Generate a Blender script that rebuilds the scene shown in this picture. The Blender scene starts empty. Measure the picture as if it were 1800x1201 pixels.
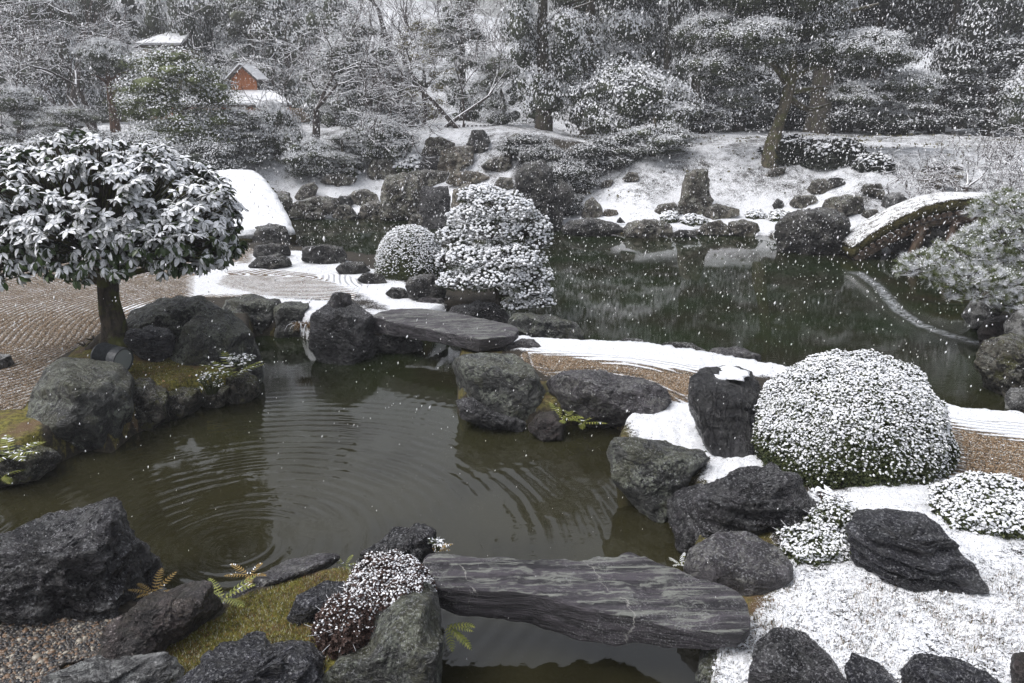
import bpy, math, random
import numpy as np
from mathutils import Vector, Matrix

sc = bpy.context.scene
COL = sc.collection
# ------------------------------------------------------------------ camera
CAM_H = 3.0
PITCH = math.radians(17.0)
F = 1400.0                     # focal length in photo pixels (photo 1800 wide)
CX, CY = 900.0, 600.5
cam_d = bpy.data.cameras.new('camera')
cam_d.sensor_width = 36.0
cam_d.lens = 36.0 * F / 1800.0
cam_d.clip_start = 0.05
cam_d.clip_end = 1000.0
cam = bpy.data.objects.new('camera', cam_d)
COL.objects.link(cam)
cam.location = (0, 0, CAM_H)
cam.rotation_euler = (math.radians(90) - PITCH, 0, 0)
sc.camera = cam
# ------------------------------------------------------------------ sky, sun, exposure
SUN_EL, SUN_AZ = math.radians(58), math.radians(-108)   # azimuth from +Y, negative = left
w = bpy.data.worlds.new('World')
sc.world = w
w.use_nodes = True
nt = w.node_tree
nt.nodes.clear()
sky = nt.nodes.new('ShaderNodeTexSky')
sky.sky_type = 'NISHITA'
sky.sun_disc = False
sky.sun_elevation = SUN_EL
sky.sun_rotation = SUN_AZ
sky.air_density = 1.6
sky.dust_density = 6.0
sky.ozone_density = 1.5
hs = nt.nodes.new('ShaderNodeHueSaturation')
hs.inputs['Saturation'].default_value = 0.22
tint = nt.nodes.new('ShaderNodeMix'); tint.data_type = 'RGBA'; tint.blend_type = 'MULTIPLY'
tint.inputs[0].default_value = 1.0
tint.inputs[7].default_value = (0.975, 0.985, 1.03, 1)
bg = nt.nodes.new('ShaderNodeBackground')
bg.inputs['Strength'].default_value = 0.15
wo = nt.nodes.new('ShaderNodeOutputWorld')
nt.links.new(sky.outputs[0], hs.inputs['Color'])
nt.links.new(hs.outputs[0], tint.inputs[6])
nt.links.new(tint.outputs[2], bg.inputs['Color'])
nt.links.new(bg.outputs[0], wo.inputs['Surface'])
sun_d = bpy.data.lights.new('sun', 'SUN')
sun_d.energy = 1.1
sun_d.angle = math.radians(40)
sun_d.color = (1.0, 0.97, 0.93)
sun = bpy.data.objects.new('sun', sun_d)
COL.objects.link(sun)
sdir = Vector((math.sin(SUN_AZ) * math.cos(SUN_EL), math.cos(SUN_AZ) * math.cos(SUN_EL), math.sin(SUN_EL)))
sun.rotation_euler = sdir.to_track_quat('Z', 'Y').to_euler()
sun.location = sdir * 50
vs = sc.view_settings
vs.view_transform = 'Standard'
vs.look = 'None'
vs.exposure = 0.34
vs.gamma = 1.0
vs.use_curve_mapping = False
sc.cycles.max_bounces = 5
sc.cycles.diffuse_bounces = 3
sc.cycles.glossy_bounces = 2
sc.cycles.transmission_bounces = 2
sc.cycles.transparent_max_bounces = 4
sc.cycles.volume_bounces = 0
sc.cycles.use_denoising = True

# ------------------------------------------------------------------ pixel <-> world helpers
FWD = np.array([0, math.cos(PITCH), -math.sin(PITCH)])
UPV = np.array([0, math.sin(PITCH), math.cos(PITCH)])
RGT = np.array([1.0, 0, 0])
CAMP = np.array([0, 0, CAM_H])

def ray(u, v):
    return RGT * ((u - CX) / F) + UPV * ((CY - v) / F) + FWD

def P(u, v, z=0.0):
    d = ray(u, v)
    t = (z - CAM_H) / d[2]
    return CAMP + d * t

def at_y(u, v, y):
    d = ray(u, v)
    return CAMP + d * (y / d[1])

# ------------------------------------------------------------------ numpy noise
_pr = np.random.RandomState(7)
_perm = _pr.permutation(256)
_perm = np.concatenate([_perm, _perm, _perm])
_grad = _pr.normal(size=(256, 3))
_grad /= np.linalg.norm(_grad, axis=1)[:, None]

def noise3(p):
    p = np.asarray(p, dtype=np.float64)
    i = np.floor(p).astype(int)
    f = p - i
    i &= 255
    s = f * f * f * (f * (f * 6 - 15) + 10)
    out = 0
    for dx in (0, 1):
        for dy in (0, 1):
            for dz in (0, 1):
                h = _perm[_perm[_perm[i[..., 0] + dx] + i[..., 1] + dy] + i[..., 2] + dz]
                g = _grad[h]
                d = g[..., 0] * (f[..., 0] - dx) + g[..., 1] * (f[..., 1] - dy) + g[..., 2] * (f[..., 2] - dz)
                wt = (s[..., 0] if dx else 1 - s[..., 0]) * (s[..., 1] if dy else 1 - s[..., 1]) * (s[..., 2] if dz else 1 - s[..., 2])
                out = out + wt * d
    return out * 1.6

def fbm(p, octv=4, gain=0.5, ridged=False):
    a, out, tot = 1.0, 0, 0
    p = np.array(p, dtype=np.float64)
    for k in range(octv):
        n = noise3(p + 17.3 * k)
        if ridged:
            n = 1 - 2 * np.abs(n)
        out = out + a * n
        tot += a
        a *= gain
        p = p * 2.03
    return out / tot

def smooth(a, b, x):
    t = np.clip((x - a) / (b - a), 0, 1)
    return t * t * (3 - 2 * t)

# ------------------------------------------------------------------ object helpers
def tag(o, label=None, cat=None, group=None, kind=None):
    if label: o['label'] = label
    if cat: o['category'] = cat
    if group: o['group'] = group
    if kind: o['kind'] = kind
    return o

def empty(name, loc, rz=0.0):
    o = bpy.data.objects.new(name, None)
    o.location = tuple(float(c) for c in loc)
    o.rotation_euler = (0, 0, rz)
    o.empty_display_size = 0.1
    COL.objects.link(o)
    return o

def mesh_np(name, v, f, mats, midx=None, smooth_=False):
    """v Nx3, f: MxK int array (or list of such arrays of different K)"""
    me = bpy.data.meshes.new(name)
    fl = f if isinstance(f, list) else [f]
    fl = [np.asarray(a) for a in fl if len(a)]
    v = np.asarray(v, dtype=np.float32)
    nl = sum(a.size for a in fl)
    nf = sum(len(a) for a in fl)
    me.vertices.add(len(v)); me.vertices.foreach_set('co', v.ravel())
    me.loops.add(nl); me.loops.foreach_set('vertex_index', np.concatenate([a.ravel() for a in fl]).astype(np.int32))
    me.polygons.add(nf)
    cnt = np.concatenate([np.full(len(a), a.shape[1]) for a in fl])
    st = np.concatenate([[0], np.cumsum(cnt)[:-1]])
    me.polygons.foreach_set('loop_start', st.astype(np.int32))
    if midx is not None:
        me.polygons.foreach_set('material_index', np.asarray(midx, dtype=np.int32))
    me.polygons.foreach_set('use_smooth', np.full(nf, smooth_, dtype=bool))
    for m in mats:
        me.materials.append(m)
    me.update(calc_edges=True)
    me.validate(verbose=False)
    return me

def obj(name, me, parent=None, loc=None):
    o = bpy.data.objects.new(name, me)
    COL.objects.link(o)
    if parent is not None: o.parent = parent
    if loc is not None: o.location = tuple(float(c) for c in loc)
    return o

class Geo:
    """collects vertex/face arrays into one mesh"""
    def __init__(s): s.v, s.f, s.m, s.n = [], [], [], 0
    def add(s, v, f, mi=0):
        v = np.asarray(v, dtype=np.float64); f = np.asarray(f)
        if len(v) == 0: return
        s.v.append(v); s.f.append(f + s.n)
        s.m.append(np.full(len(f), mi) if np.isscalar(mi) else np.asarray(mi)); s.n += len(v)
    def stamp(s, tv, tf, c, R, sc_, mi=0):
        """place template (tv,tf) at centres c (Nx3) with rotations R (Nx3x3, columns = axes) and scales (Nx3 or N)"""
        c = np.asarray(c)
        if len(c) == 0: return
        sc_ = np.asarray(sc_)
        if sc_.ndim == 1: sc_ = sc_[:, None] * np.ones(3)
        loc = tv[None] * sc_[:, None, :]
        w_ = np.einsum('nij,nkj->nki', R, loc) + c[:, None, :]
        k = len(tv)
        ff = tf[None] + (np.arange(len(c)) * k)[:, None, None]
        s.add(w_.reshape(-1, 3), ff.reshape(-1, tf.shape[1]), mi)
    def mesh(s, name, mats, smooth_=False):
        if not s.v: return None
        v = np.concatenate(s.v)
        tri = [(a, m) for a, m in zip(s.f, s.m) if a.shape[1] == 3]
        qd = [(a, m) for a, m in zip(s.f, s.m) if a.shape[1] == 4]
        fl, ml = [], []
        for grp in (tri, qd):
            if grp:
                fl.append(np.concatenate([a for a, _ in grp])); ml.append(np.concatenate([m for _, m in grp]))
        return mesh_np(name, v, fl, mats, np.concatenate(ml), smooth_)

def frames(nrm, rng, tang=None, spin=True):
    """rotation matrices with z axis = nrm and random (or given) x axis"""
    nrm = nrm / (np.linalg.norm(nrm, axis=1)[:, None] + 1e-9)
    a = rng.normal(size=nrm.shape) if tang is None else np.asarray(tang, dtype=float)
    x = a - nrm * np.sum(a * nrm, axis=1)[:, None]
    x /= (np.linalg.norm(x, axis=1)[:, None] + 1e-9)
    y = np.cross(nrm, x)
    return np.stack([x, y, nrm], axis=2)

LEAF_V = np.array([[-.5, 0, 0], [0, -.3, .06], [.5, 0, 0], [0, .3, .06]]); LEAF_F = np.array([[0, 1, 2, 3]])
def ico(level):
    import bmesh
    bm = bmesh.new(); bmesh.ops.create_icosphere(bm, subdivisions=level, radius=1.0)
    bm.verts.ensure_lookup_table()
    v = np.array([x.co[:] for x in bm.verts]); f = np.array([[x.index for x in p.verts] for p in bm.faces]); bm.free()
    return v, f
ICO1 = ico(1); ICO2 = ico(2); ICO = {}
PUFF_V = np.array([[math.cos(a) * q, math.sin(a) * q, -.2] for a, q in zip([i * math.pi * .4 for i in range(5)], [1.1, .8, 1.0, .9, 1.2])] +
                  [[math.cos(a) * .5, math.sin(a) * .5, .5] for a in [i * math.pi * 2 / 3 + .5 for i in range(3)]])
PUFF_F = np.array([[5, 6, 7], [0, 1, 5], [1, 2, 6], [1, 6, 5], [2, 3, 6], [3, 7, 6], [3, 4, 7], [4, 0, 5], [4, 5, 7]])

def tube_segs(p0, p1, r0, r1, sides=4):
    p0, p1 = np.asarray(p0), np.asarray(p1); r0, r1 = np.asarray(r0), np.asarray(r1)
    d = p1 - p0; L = np.linalg.norm(d, axis=1)[:, None] + 1e-9; d = d / L
    a = np.where(np.abs(d[:, 2:3]) > .9, np.array([[1.0, 0, 0]]), np.array([[0, 0, 1.0]]))
    x = np.cross(a, d); x /= np.linalg.norm(x, axis=1)[:, None]; y = np.cross(d, x)
    ang = np.arange(sides) * 2 * math.pi / sides
    ring = np.cos(ang)[None, :, None] * x[:, None] + np.sin(ang)[None, :, None] * y[:, None]
    v = np.concatenate([p0[:, None] + ring * r0[:, None, None], (p1 + d * r1[:, None] * .3)[:, None] + ring * r1[:, None, None]], axis=1)
    k = np.arange(sides); f = np.stack([k, (k + 1) % sides, sides + (k + 1) % sides, sides + k], axis=1)
    ff = f[None] + (np.arange(len(p0)) * 2 * sides)[:, None, None]
    return v.reshape(-1, 3), ff.reshape(-1, 4)

def polytube(pts, rad, sides=12, rough=0.0, seed=0, sub=4):
    """continuous smooth tube through pts"""
    pts = np.asarray(pts, float); rad = np.asarray(rad, float); n = len(pts)
    t = np.linspace(0, n - 1, (n - 1) * sub + 1)
    def cr(a, t):
        i = np.clip(np.floor(t).astype(int), 0, n - 2); f = (t - i)
        g = lambda k: a[np.clip(i + k, 0, n - 1)]
        f = f if a.ndim == 1 else f[:, None]
        p0, p1, p2, p3 = g(-1), g(0), g(1), g(2)
        return .5 * (2 * p1 + (p2 - p0) * f + (2 * p0 - 5 * p1 + 4 * p2 - p3) * f ** 2 + (3 * p1 - p0 - 3 * p2 + p3) * f ** 3)
    c, r = cr(pts, t), np.maximum(cr(rad, t), .001)
    d = np.gradient(c, axis=0); d /= np.linalg.norm(d, axis=1)[:, None]
    x = np.cross(d, np.array([0.3, .2, 1.0]) if abs(d[0, 2]) < .8 else np.array([1.0, .1, 0])); x /= np.linalg.norm(x, axis=1)[:, None]; y = np.cross(d, x)
    ang = np.arange(sides) * 2 * math.pi / sides
    ring = np.cos(ang)[None, :, None] * x[:, None] + np.sin(ang)[None, :, None] * y[:, None]
    v = c[:, None] + ring * r[:, None, None]
    if rough:
        nn = fbm(v * (0.35 / max(r.max(), .02)) + seed, 3)
        v = v + ring * (nn * rough * r[:, None])[..., None]
    m = len(c); f = []
    for j in range(m - 1):
        k = np.arange(sides)
        f.append(np.stack([j * sides + k, j * sides + (k + 1) % sides, (j + 1) * sides + (k + 1) % sides, (j + 1) * sides + k], 1))
    return v.reshape(-1, 3), np.concatenate(f)

def box(g, c, s, mi=0, rot=None):
    v = np.array([[x, y, z] for x in (-.5, .5) for y in (-.5, .5) for z in (-.5, .5)]) * np.array(s)
    if rot is not None: v = v @ np.asarray(rot).T
    f = np.array([[0, 1, 3, 2], [4, 6, 7, 5], [0, 4, 5, 1], [2, 3, 7, 6], [0, 2, 6, 4], [1, 5, 7, 3]])
    g.add(v + np.array(c), f, mi)

def rotz(a):
    c, s = math.cos(a), math.sin(a); return np.array([[c, -s, 0], [s, c, 0], [0, 0, 1]])
# ------------------------------------------------------------------ materials
class NB:
    def __init__(s, name):
        s.m = bpy.data.materials.new(name); s.m.use_nodes = True
        s.t = s.m.node_tree; s.t.nodes.clear()
        s.out = s.t.nodes.new('ShaderNodeOutputMaterial')
        s.bsdf = s.t.nodes.new('ShaderNodeBsdfPrincipled')
        s.t.links.new(s.bsdf.outputs[0], s.out.inputs['Surface'])
    def n(s, typ, **kw):
        x = s.t.nodes.new(typ)
        for k, v in kw.items(): setattr(x, k, v)
        return x
    def l(s, a, b): s.t.links.new(a, b)
    def coord(s, out='Object', scale=None):
        tc = s.n('ShaderNodeTexCoord')
        o = tc.outputs[out]
        if scale is not None:
            mp = s.n('ShaderNodeMapping'); s.l(o, mp.inputs[0]); mp.inputs['Scale'].default_value = scale
            o = mp.outputs[0]
        return o
    def noise(s, vec, scale, detail=6, rough=.6, dist=0.0):
        x = s.n('ShaderNodeTexNoise'); s.l(vec, x.inputs['Vector'])
        x.inputs['Scale'].default_value = scale; x.inputs['Detail'].default_value = detail
        x.inputs['Roughness'].default_value = rough; x.inputs['Distortion'].default_value = dist
        return x.outputs['Fac']
    def vor(s, vec, scale, feature='F1', out='Distance', rand=1.0):
        x = s.n('ShaderNodeTexVoronoi', feature=feature); s.l(vec, x.inputs['Vector']); x.inputs['Scale'].default_value = scale
        x.inputs['Randomness'].default_value = rand
        return x.outputs[out]
    def ramp(s, fac, a, b):
        x = s.n('ShaderNodeMapRange', interpolation_type='SMOOTHSTEP'); s.l(fac, x.inputs[0])
        x.inputs[1].default_value = a; x.inputs[2].default_value = b
        return x.outputs[0]
    def math(s, op, a, b=None, c=None):
        x = s.n('ShaderNodeMath', operation=op)
        for i, q in enumerate((a, b, c)):
            if q is None: continue
            if hasattr(q, 'links'): s.l(q, x.inputs[i])
            else: x.inputs[i].default_value = q
        return x.outputs[0]
    def mix(s, fac, a, b):
        x = s.n('ShaderNodeMix', data_type='RGBA')
        for i, q in ((0, fac), (6, a), (7, b)):
            if hasattr(q, 'links'): s.l(q, x.inputs[i])
            elif isinstance(q, (int, float)): x.inputs[i].default_value = q
            else: x.inputs[i].default_value = (*q, 1)
        return x.outputs[2]
    def mixf(s, fac, a, b):
        x = s.n('ShaderNodeMix', data_type='FLOAT')
        for i, q in ((0, fac), (2, a), (3, b)):
            if hasattr(q, 'links'): s.l(q, x.inputs[i])
            else: x.inputs[i].default_value = q
        return x.outputs[0]
    def bump(s, h, strength=.5, dist=.02, prev=None):
        x = s.n('ShaderNodeBump'); s.l(h, x.inputs['Height'])
        x.inputs['Strength'].default_value = strength; x.inputs['Distance'].default_value = dist
        if prev is not None: s.l(prev, x.inputs['Normal'])
        return x.outputs[0]
    def normz(s):
        g = s.n('ShaderNodeNewGeometry'); sp = s.n('ShaderNodeSeparateXYZ'); s.l(g.outputs['Normal'], sp.inputs[0])
        return sp.outputs['Z']
    def fin(s, col, rough=.6, normal=None, spec=.5, ior=None):
        b = s.bsdf
        if hasattr(col, 'links'): s.l(col, b.inputs['Base Color'])
        else: b.inputs['Base Color'].default_value = (*col, 1)
        if hasattr(rough, 'links'): s.l(rough, b.inputs['Roughness'])
        else: b.inputs['Roughness'].default_value = rough
        b.inputs['Specular IOR Level'].default_value = spec
        if ior: b.inputs['IOR'].default_value = ior
        if normal is not None: s.l(normal, b.inputs['Normal'])
        return s.m

SNOWC = (0.86, 0.87, 0.90)

def rock_mat(name, c1, c2, lichen=.3, lichc=(.30, .31, .28), moss=0.0, snow=0.0, rough=.42, stretch=(1, 1, 1), scale=1.0, vein=0.0, snow_th=.55, bumpk=1.0):
    b = NB(name)
    co0 = b.coord('Object')
    co = b.coord('Object', stretch)
    big = b.noise(co, 2.6 * scale, 6, .62, .5)
    mid = b.noise(co, 9 * scale, 5, .62, .9)
    rid = b.n('ShaderNodeTexNoise', noise_type='RIDGED_MULTIFRACTAL'); b.l(co, rid.inputs['Vector'])
    rid.inputs['Scale'].default_value = 5.5 * scale; rid.inputs['Detail'].default_value = 7; rid.inputs['Roughness'].default_value = .62; rid.inputs['Distortion'].default_value = .5
    rid = rid.outputs['Fac']
    fine = b.noise(co0, 85 * scale, 4, .75)
    tone = b.math('ADD', b.math('MULTIPLY', big, .5), b.math('MULTIPLY', mid, .5))
    c1 = tuple(x * .8 for x in c1)
    c2 = tuple(x * (1.05 if rough < .5 else 1.3) for x in c2)
    col = b.mix(b.ramp(tone, .46, .58), c1, c2)
    dark = tuple(x * .35 for x in c1)
    col = b.mix(b.math('MULTIPLY', b.ramp(mid, .47, .40), .8), col, dark)
    col = b.mix(b.math('MULTIPLY', b.ramp(fine, .53, .62), .35), col, tuple(min(1, x * 2.2 + .05) for x in c2))
    nz = b.normz()
    # lichen crusts, thicker on the faces turned to the sky
    lp = b.noise(co0, 4.5 * scale, 5, .66, .8)
    ls = b.noise(co0, 32 * scale, 4, .72)
    lsum = b.math('ADD', lp, b.math('MULTIPLY', nz, .05))
    lm = b.math('MULTIPLY', b.ramp(lsum, .50, .585), b.ramp(ls, .455, .52))
    lcol = b.mix(b.noise(co0, 60, 3), tuple(x * .6 for x in lichc), tuple(min(1, x * 1.25) for x in lichc))
    col = b.mix(b.math('MULTIPLY', lm, lichen), col, lcol)
    if moss:
        mm = b.math('MULTIPLY', b.ramp(b.math('ADD', b.math('MULTIPLY', nz, .10), b.noise(co0, 3.5 * scale, 5, .7)), .54, .62), moss)
        col = b.mix(mm, col, b.mix(b.noise(co0, 55, 4, .7), (.022, .028, .006), (.12, .115, .03)))
    rg = b.mixf(b.ramp(mid, .42, .58), rough + .14, rough - .12)
    h = b.math('ADD', b.math('MULTIPLY', b.ramp(mid, .38, .62), .60), b.math('MULTIPLY', b.ramp(fine, .40, .60), .09))
    h = b.math('ADD', h, b.math('MULTIPLY', rid, .30))
    nrm = b.bump(h, 1.0, .062 * bumpk / scale)
    if snow:
        sn = b.math('ADD', nz, b.math('MULTIPLY', b.math('SUBTRACT', b.noise(co0, 6 * scale, 8, .75), .5), 1.5))
        sm = b.math('MULTIPLY', b.ramp(sn, snow_th + .25, snow_th + .42), snow)
        spk = b.math('MULTIPLY', b.ramp(b.noise(co0, 70 * scale, 3, .6), .55, .62), b.ramp(nz, .1, .8))
        sm = b.math('MAXIMUM', sm, b.math('MULTIPLY', spk, min(1, snow + .30) * .7))
        col = b.mix(sm, col, SNOWC)
        rg = b.mixf(sm, rg, .85)
    return b.fin(col, rg, nrm, spec=.5 if rough > .5 else .75)

M = {}
M['rock_black'] = rock_mat('black_wet_stone', (.008, .008, .010), (.046, .043, .048), .35, (.24, .24, .24), rough=.27, stretch=(1, 1, 1.6), snow=.05, snow_th=.9)
M['rock_slate'] = rock_mat('dark_slate_stone', (.012, .012, .018), (.048, .048, .058), .18, (.20, .21, .21), rough=.28, stretch=(1, 1, 2.8), snow=.04, snow_th=.95)
M['rock_gloss'] = rock_mat('glossy_black_stone', (.006, .006, .008), (.022, .021, .024), .15, (.20, .20, .19), rough=.24, stretch=(1.6, 1.6, .5), bumpk=.6)
M['rock_purple'] = rock_mat('purple_grey_stone', (.030, .025, .030), (.085, .078, .086), .45, (.32, .32, .29), rough=.45, snow=.08, snow_th=.85)
M['rock_brown'] = rock_mat('brown_lumpy_stone', (.022, .015, .014), (.075, .058, .056), .25, (.20, .18, .17), moss=.12, rough=.45)
M['rock_lichen'] = rock_mat('lichened_dark_stone', (.018, .020, .019), (.062, .064, .058), .75, (.24, .26, .21), moss=.35, rough=.5, snow=.05, snow_th=.9)
M['rock_mossy'] = rock_mat('mossy_bank_stone', (.020, .018, .013), (.075, .068, .052), .6, (.26, .26, .22), moss=.8, rough=.6, snow=.12, snow_th=.8)
M['rock_pale'] = rock_mat('pale_streaked_stone', (.05, .05, .052), (.17, .17, .17), .9, (.40, .41, .40), rough=.5, stretch=(1, 1, 3), scale=1.3)
M['rock_grey'] = rock_mat('grey_boulder_stone', (.07, .07, .068), (.20, .20, .195), .5, (.32, .32, .30), moss=.1, rough=.7, snow=.4, snow_th=.6)
M['rock_far'] = rock_mat('far_grey_brown_stone', (.045, .04, .032), (.15, .135, .11), .8, (.32, .32, .27), moss=.35, snow=.55, snow_th=.72, rough=.7, scale=.8)
M['rock_fardark'] = rock_mat('far_dark_stone', (.014, .014, .015), (.06, .056, .052), .4, (.2, .2, .18), moss=.15, snow=.45, snow_th=.75, rough=.6, scale=.8)
M['rock_fartan'] = rock_mat('far_tan_stone', (.09, .075, .055), (.22, .19, .15), .6, (.33, .33, .28), moss=.15, snow=.5, snow_th=.72, rough=.8, scale=.8)

def slab_mat():
    b = NB('streaked_slab_stone')
    co = b.coord('Object', (.5, 5.5, 7.0))
    co2 = b.coord('Object')
    s1 = b.noise(co, 2.6, 8, .68, .15); s2 = b.noise(co, 6, 7, .7, .1); f = b.noise(co2, 90, 3, .7)
    col = b.mix(b.ramp(s1, .38, .62), (.018, .016, .020), (.085, .075, .088))
    col = b.mix(b.math('MULTIPLY', b.math('MULTIPLY', b.ramp(s2, .50, .60), b.ramp(b.normz(), .0, .6)), .85), col, (.27, .28, .25))
    col = b.mix(b.math('MULTIPLY', b.math('MULTIPLY', b.ramp(b.noise(co2, 3.5, 9, .78, .8), .52, .60), b.ramp(b.normz(), .0, .6)), .55), col, (.20, .21, .19))
    wv = b.n('ShaderNodeMapping'); b.l(b.coord('Object'), wv.inputs[0]); wv.inputs['Rotation'].default_value = (0, 0, -.45)
    wsp = b.n('ShaderNodeSeparateXYZ'); b.l(wv.outputs[0], wsp.inputs[0])
    xx = b.math('ADD', wsp.outputs['X'], b.math('MULTIPLY', b.math('SUBTRACT', b.noise(co2, 4.5, 6, .65), .5), .22))
    fr_ = b.math('ABSOLUTE', b.math('SUBTRACT', b.math('FRACT', b.math('MULTIPLY_ADD', xx, 1.55, .32)), .5))
    vm = b.math('MULTIPLY', b.math('SUBTRACT', 1.0, b.ramp(fr_, .002, .010)), b.ramp(b.noise(co2, 7, 4), .42, .56))
    col = b.mix(b.math('MULTIPLY', vm, .85), col, (.44, .43, .40))
    spk = b.math('MULTIPLY', b.math('MULTIPLY', b.ramp(f, .55, .62), b.ramp(b.noise(co2, 3, 3), .45, .6)), .5)
    col = b.mix(spk, col, (.45, .45, .46))
    ck = b.n('ShaderNodeTexNoise', noise_type='RIDGED_MULTIFRACTAL'); b.l(b.coord('Object', (.6, 6, 8)), ck.inputs['Vector']); ck.inputs['Scale'].default_value = 2.2; ck.inputs['Detail'].default_value = 6
    ckm = b.ramp(ck.outputs['Fac'], 1.35, 1.75)
    col = b.mix(b.math('MULTIPLY', ckm, .7), col, (.008, .008, .01))
    h = b.math('ADD', b.math('MULTIPLY', s1, .7), b.math('MULTIPLY', s2, .5))
    h = b.math('SUBTRACT', h, b.math('MULTIPLY', ckm, .35))
    h = b.math('ADD', h, b.math('MULTIPLY', f, .06))
    return b.fin(col, b.mixf(s2, .34, .6), b.bump(h, 1.0, .07), spec=.6)
M['slab'] = slab_mat()

def simple(name, c1, c2=None, sc_=20, rough=.6, bump=.4, bd=.01, spec=.4, obj_=True):
    b = NB(name); co = b.coord('Object'); n = b.noise(co, sc_, 5, .65)
    return b.fin(b.mix(b.ramp(n, .35, .65), c1, c2 or tuple(x * 1.6 for x in c1)), rough, b.bump(n, bump, bd), spec)

def leaf_mat(name, c1, c2, rough=.45, spec=.5, trans=0.0):
    b = NB(name)
    g = b.n('ShaderNodeNewGeometry')
    r = g.outputs['Random Per Island']
    col = b.mix(r, c1, c2)
    b.fin(col, rough, None, spec)
    return b.m
def snow_mat(name='fresh_snow', fine=60, bs=.35):
    b = NB(name); co = b.coord('Object')
    n = b.noise(co, fine, 3, .6); n2 = b.noise(co, 8, 4, .6)
    col = b.mix(b.ramp(n2, .3, .7), (.80, .82, .86), (.88, .89, .91))
    n3_ = b.noise(co, 3.2, 5, .62)
    col = b.mix(b.math('MULTIPLY', b.ramp(b.noise(co, 150, 2), .60, .66), .5), col, (.25, .22, .18))
    return b.fin(col, .8, b.bump(n3_, .9, .12, b.bump(n, bs, .012)), .25)
M['snow'] = snow_mat()
M['leaf_hero'] = leaf_mat('glossy_dark_leaf', (.018, .038, .010), (.055, .09, .02), .32, .5)
b_ = NB('thin_patchy_snow'); co_ = b_.coord('Object'); n_ = b_.noise(co_, 7, 7, .7); n2_ = b_.noise(co_, 45, 4, .7)
M['snow_thin'] = b_.fin(b_.mix(b_.ramp(b_.math('ADD', b_.math('MULTIPLY', b_.math('ADD', n_, n2_), .5), b_.math('MULTIPLY', b_.normz(), .12)), .545, .60), (.05, .042, .022), (.85, .86, .88)), .85, b_.bump(b_.math('ADD', n_, n2_), .8, .03), .2)
M['leaf_azalea'] = leaf_mat('azalea_leaf', (.022, .035, .012), (.075, .085, .030), .55, .3)
M['leaf_azalea_brown'] = leaf_mat('winter_brown_leaf', (.045, .028, .024), (.12, .075, .062), .6, .3)
M['needle'] = leaf_mat('pine_needle', (.07, .095, .035), (.18, .21, .08), .5, .3)
M['needle_dark'] = leaf_mat('dark_pine_needle', (.025, .036, .018), (.07, .085, .04), .5, .3)
M['leaf_far'] = leaf_mat('far_evergreen_leaf', (.026, .033, .022), (.085, .095, .062), .6, .3)
M['leaf_fardark'] = leaf_mat('far_dark_leaf', (.012, .015, .012), (.038, .043, .032), .6, .3)
M['leaf_fargreen'] = leaf_mat('far_green_leaf', (.05, .066, .026), (.15, .175, .075), .6, .3)
M['leaf_yellow'] = leaf_mat('faded_yellow_leaf', (.13, .12, .06), (.28, .26, .15), .7, .2)
M['fern'] = leaf_mat('fern_frond', (.10, .13, .025), (.24, .24, .06), .5, .4)
M['fern_rust'] = leaf_mat('rusty_fern_frond', (.16, .10, .03), (.32, .22, .07), .6, .3)
M['dry'] = leaf_mat('dry_grass_blade', (.10, .055, .03), (.24, .17, .09), .8, .2)

def bark(name, c1, c2, snow=1.0, th=.45, moss=0.0):
    b = NB(name); co = b.coord('Object', (1, 1, .35))
    n = b.noise(co, 16, 6, .7, .4)
    col = b.mix(b.ramp(n, .35, .65), c1, c2)
    cr = b.noise(b.coord('Object'), 5, 5, .6)
    if moss: col = b.mix(b.math('MULTIPLY', b.ramp(cr, .48, .6), moss), col, (.09, .10, .02))
    col = b.mix(b.math('MULTIPLY', b.ramp(b.noise(b.coord('Object'), 12, 6, .7), .58, .66), .35), col, (.2, .2, .18))
    sm = b.ramp(b.math('ADD', b.normz(), b.math('MULTIPLY', b.math('SUBTRACT', cr, .5), .6)), th, th + .25)
    col = b.mix(b.math('MULTIPLY', sm, snow), col, SNOWC)
    return b.fin(col, .75, b.bump(n, .8, .02), .3)
M['bark_wet'] = bark('dark_wet_bark', (.022, .018, .014), (.085, .068, .05), 0.0, .8, .8)
M['bark_twig'] = bark('snow_lined_twig_bark', (.028, .022, .019), (.085, .068, .06), .95, .42)
M['bark_far'] = bark('far_trunk_bark', (.03, .025, .02), (.095, .08, .065), .5, .5, .2)
M['bark_red'] = bark('reddish_pine_bark', (.05, .032, .024), (.14, .08, .055), .5, .5)
M['wood_post'] = bark('weathered_log_wood', (.045, .030, .022), (.13, .09, .065), .35, .55, .15)
M['moss_edge'] = simple('mossy_turf_edge', (.022, .020, .009), (.085, .075, .03), 25, .9, .9, .04, .1)

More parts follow.
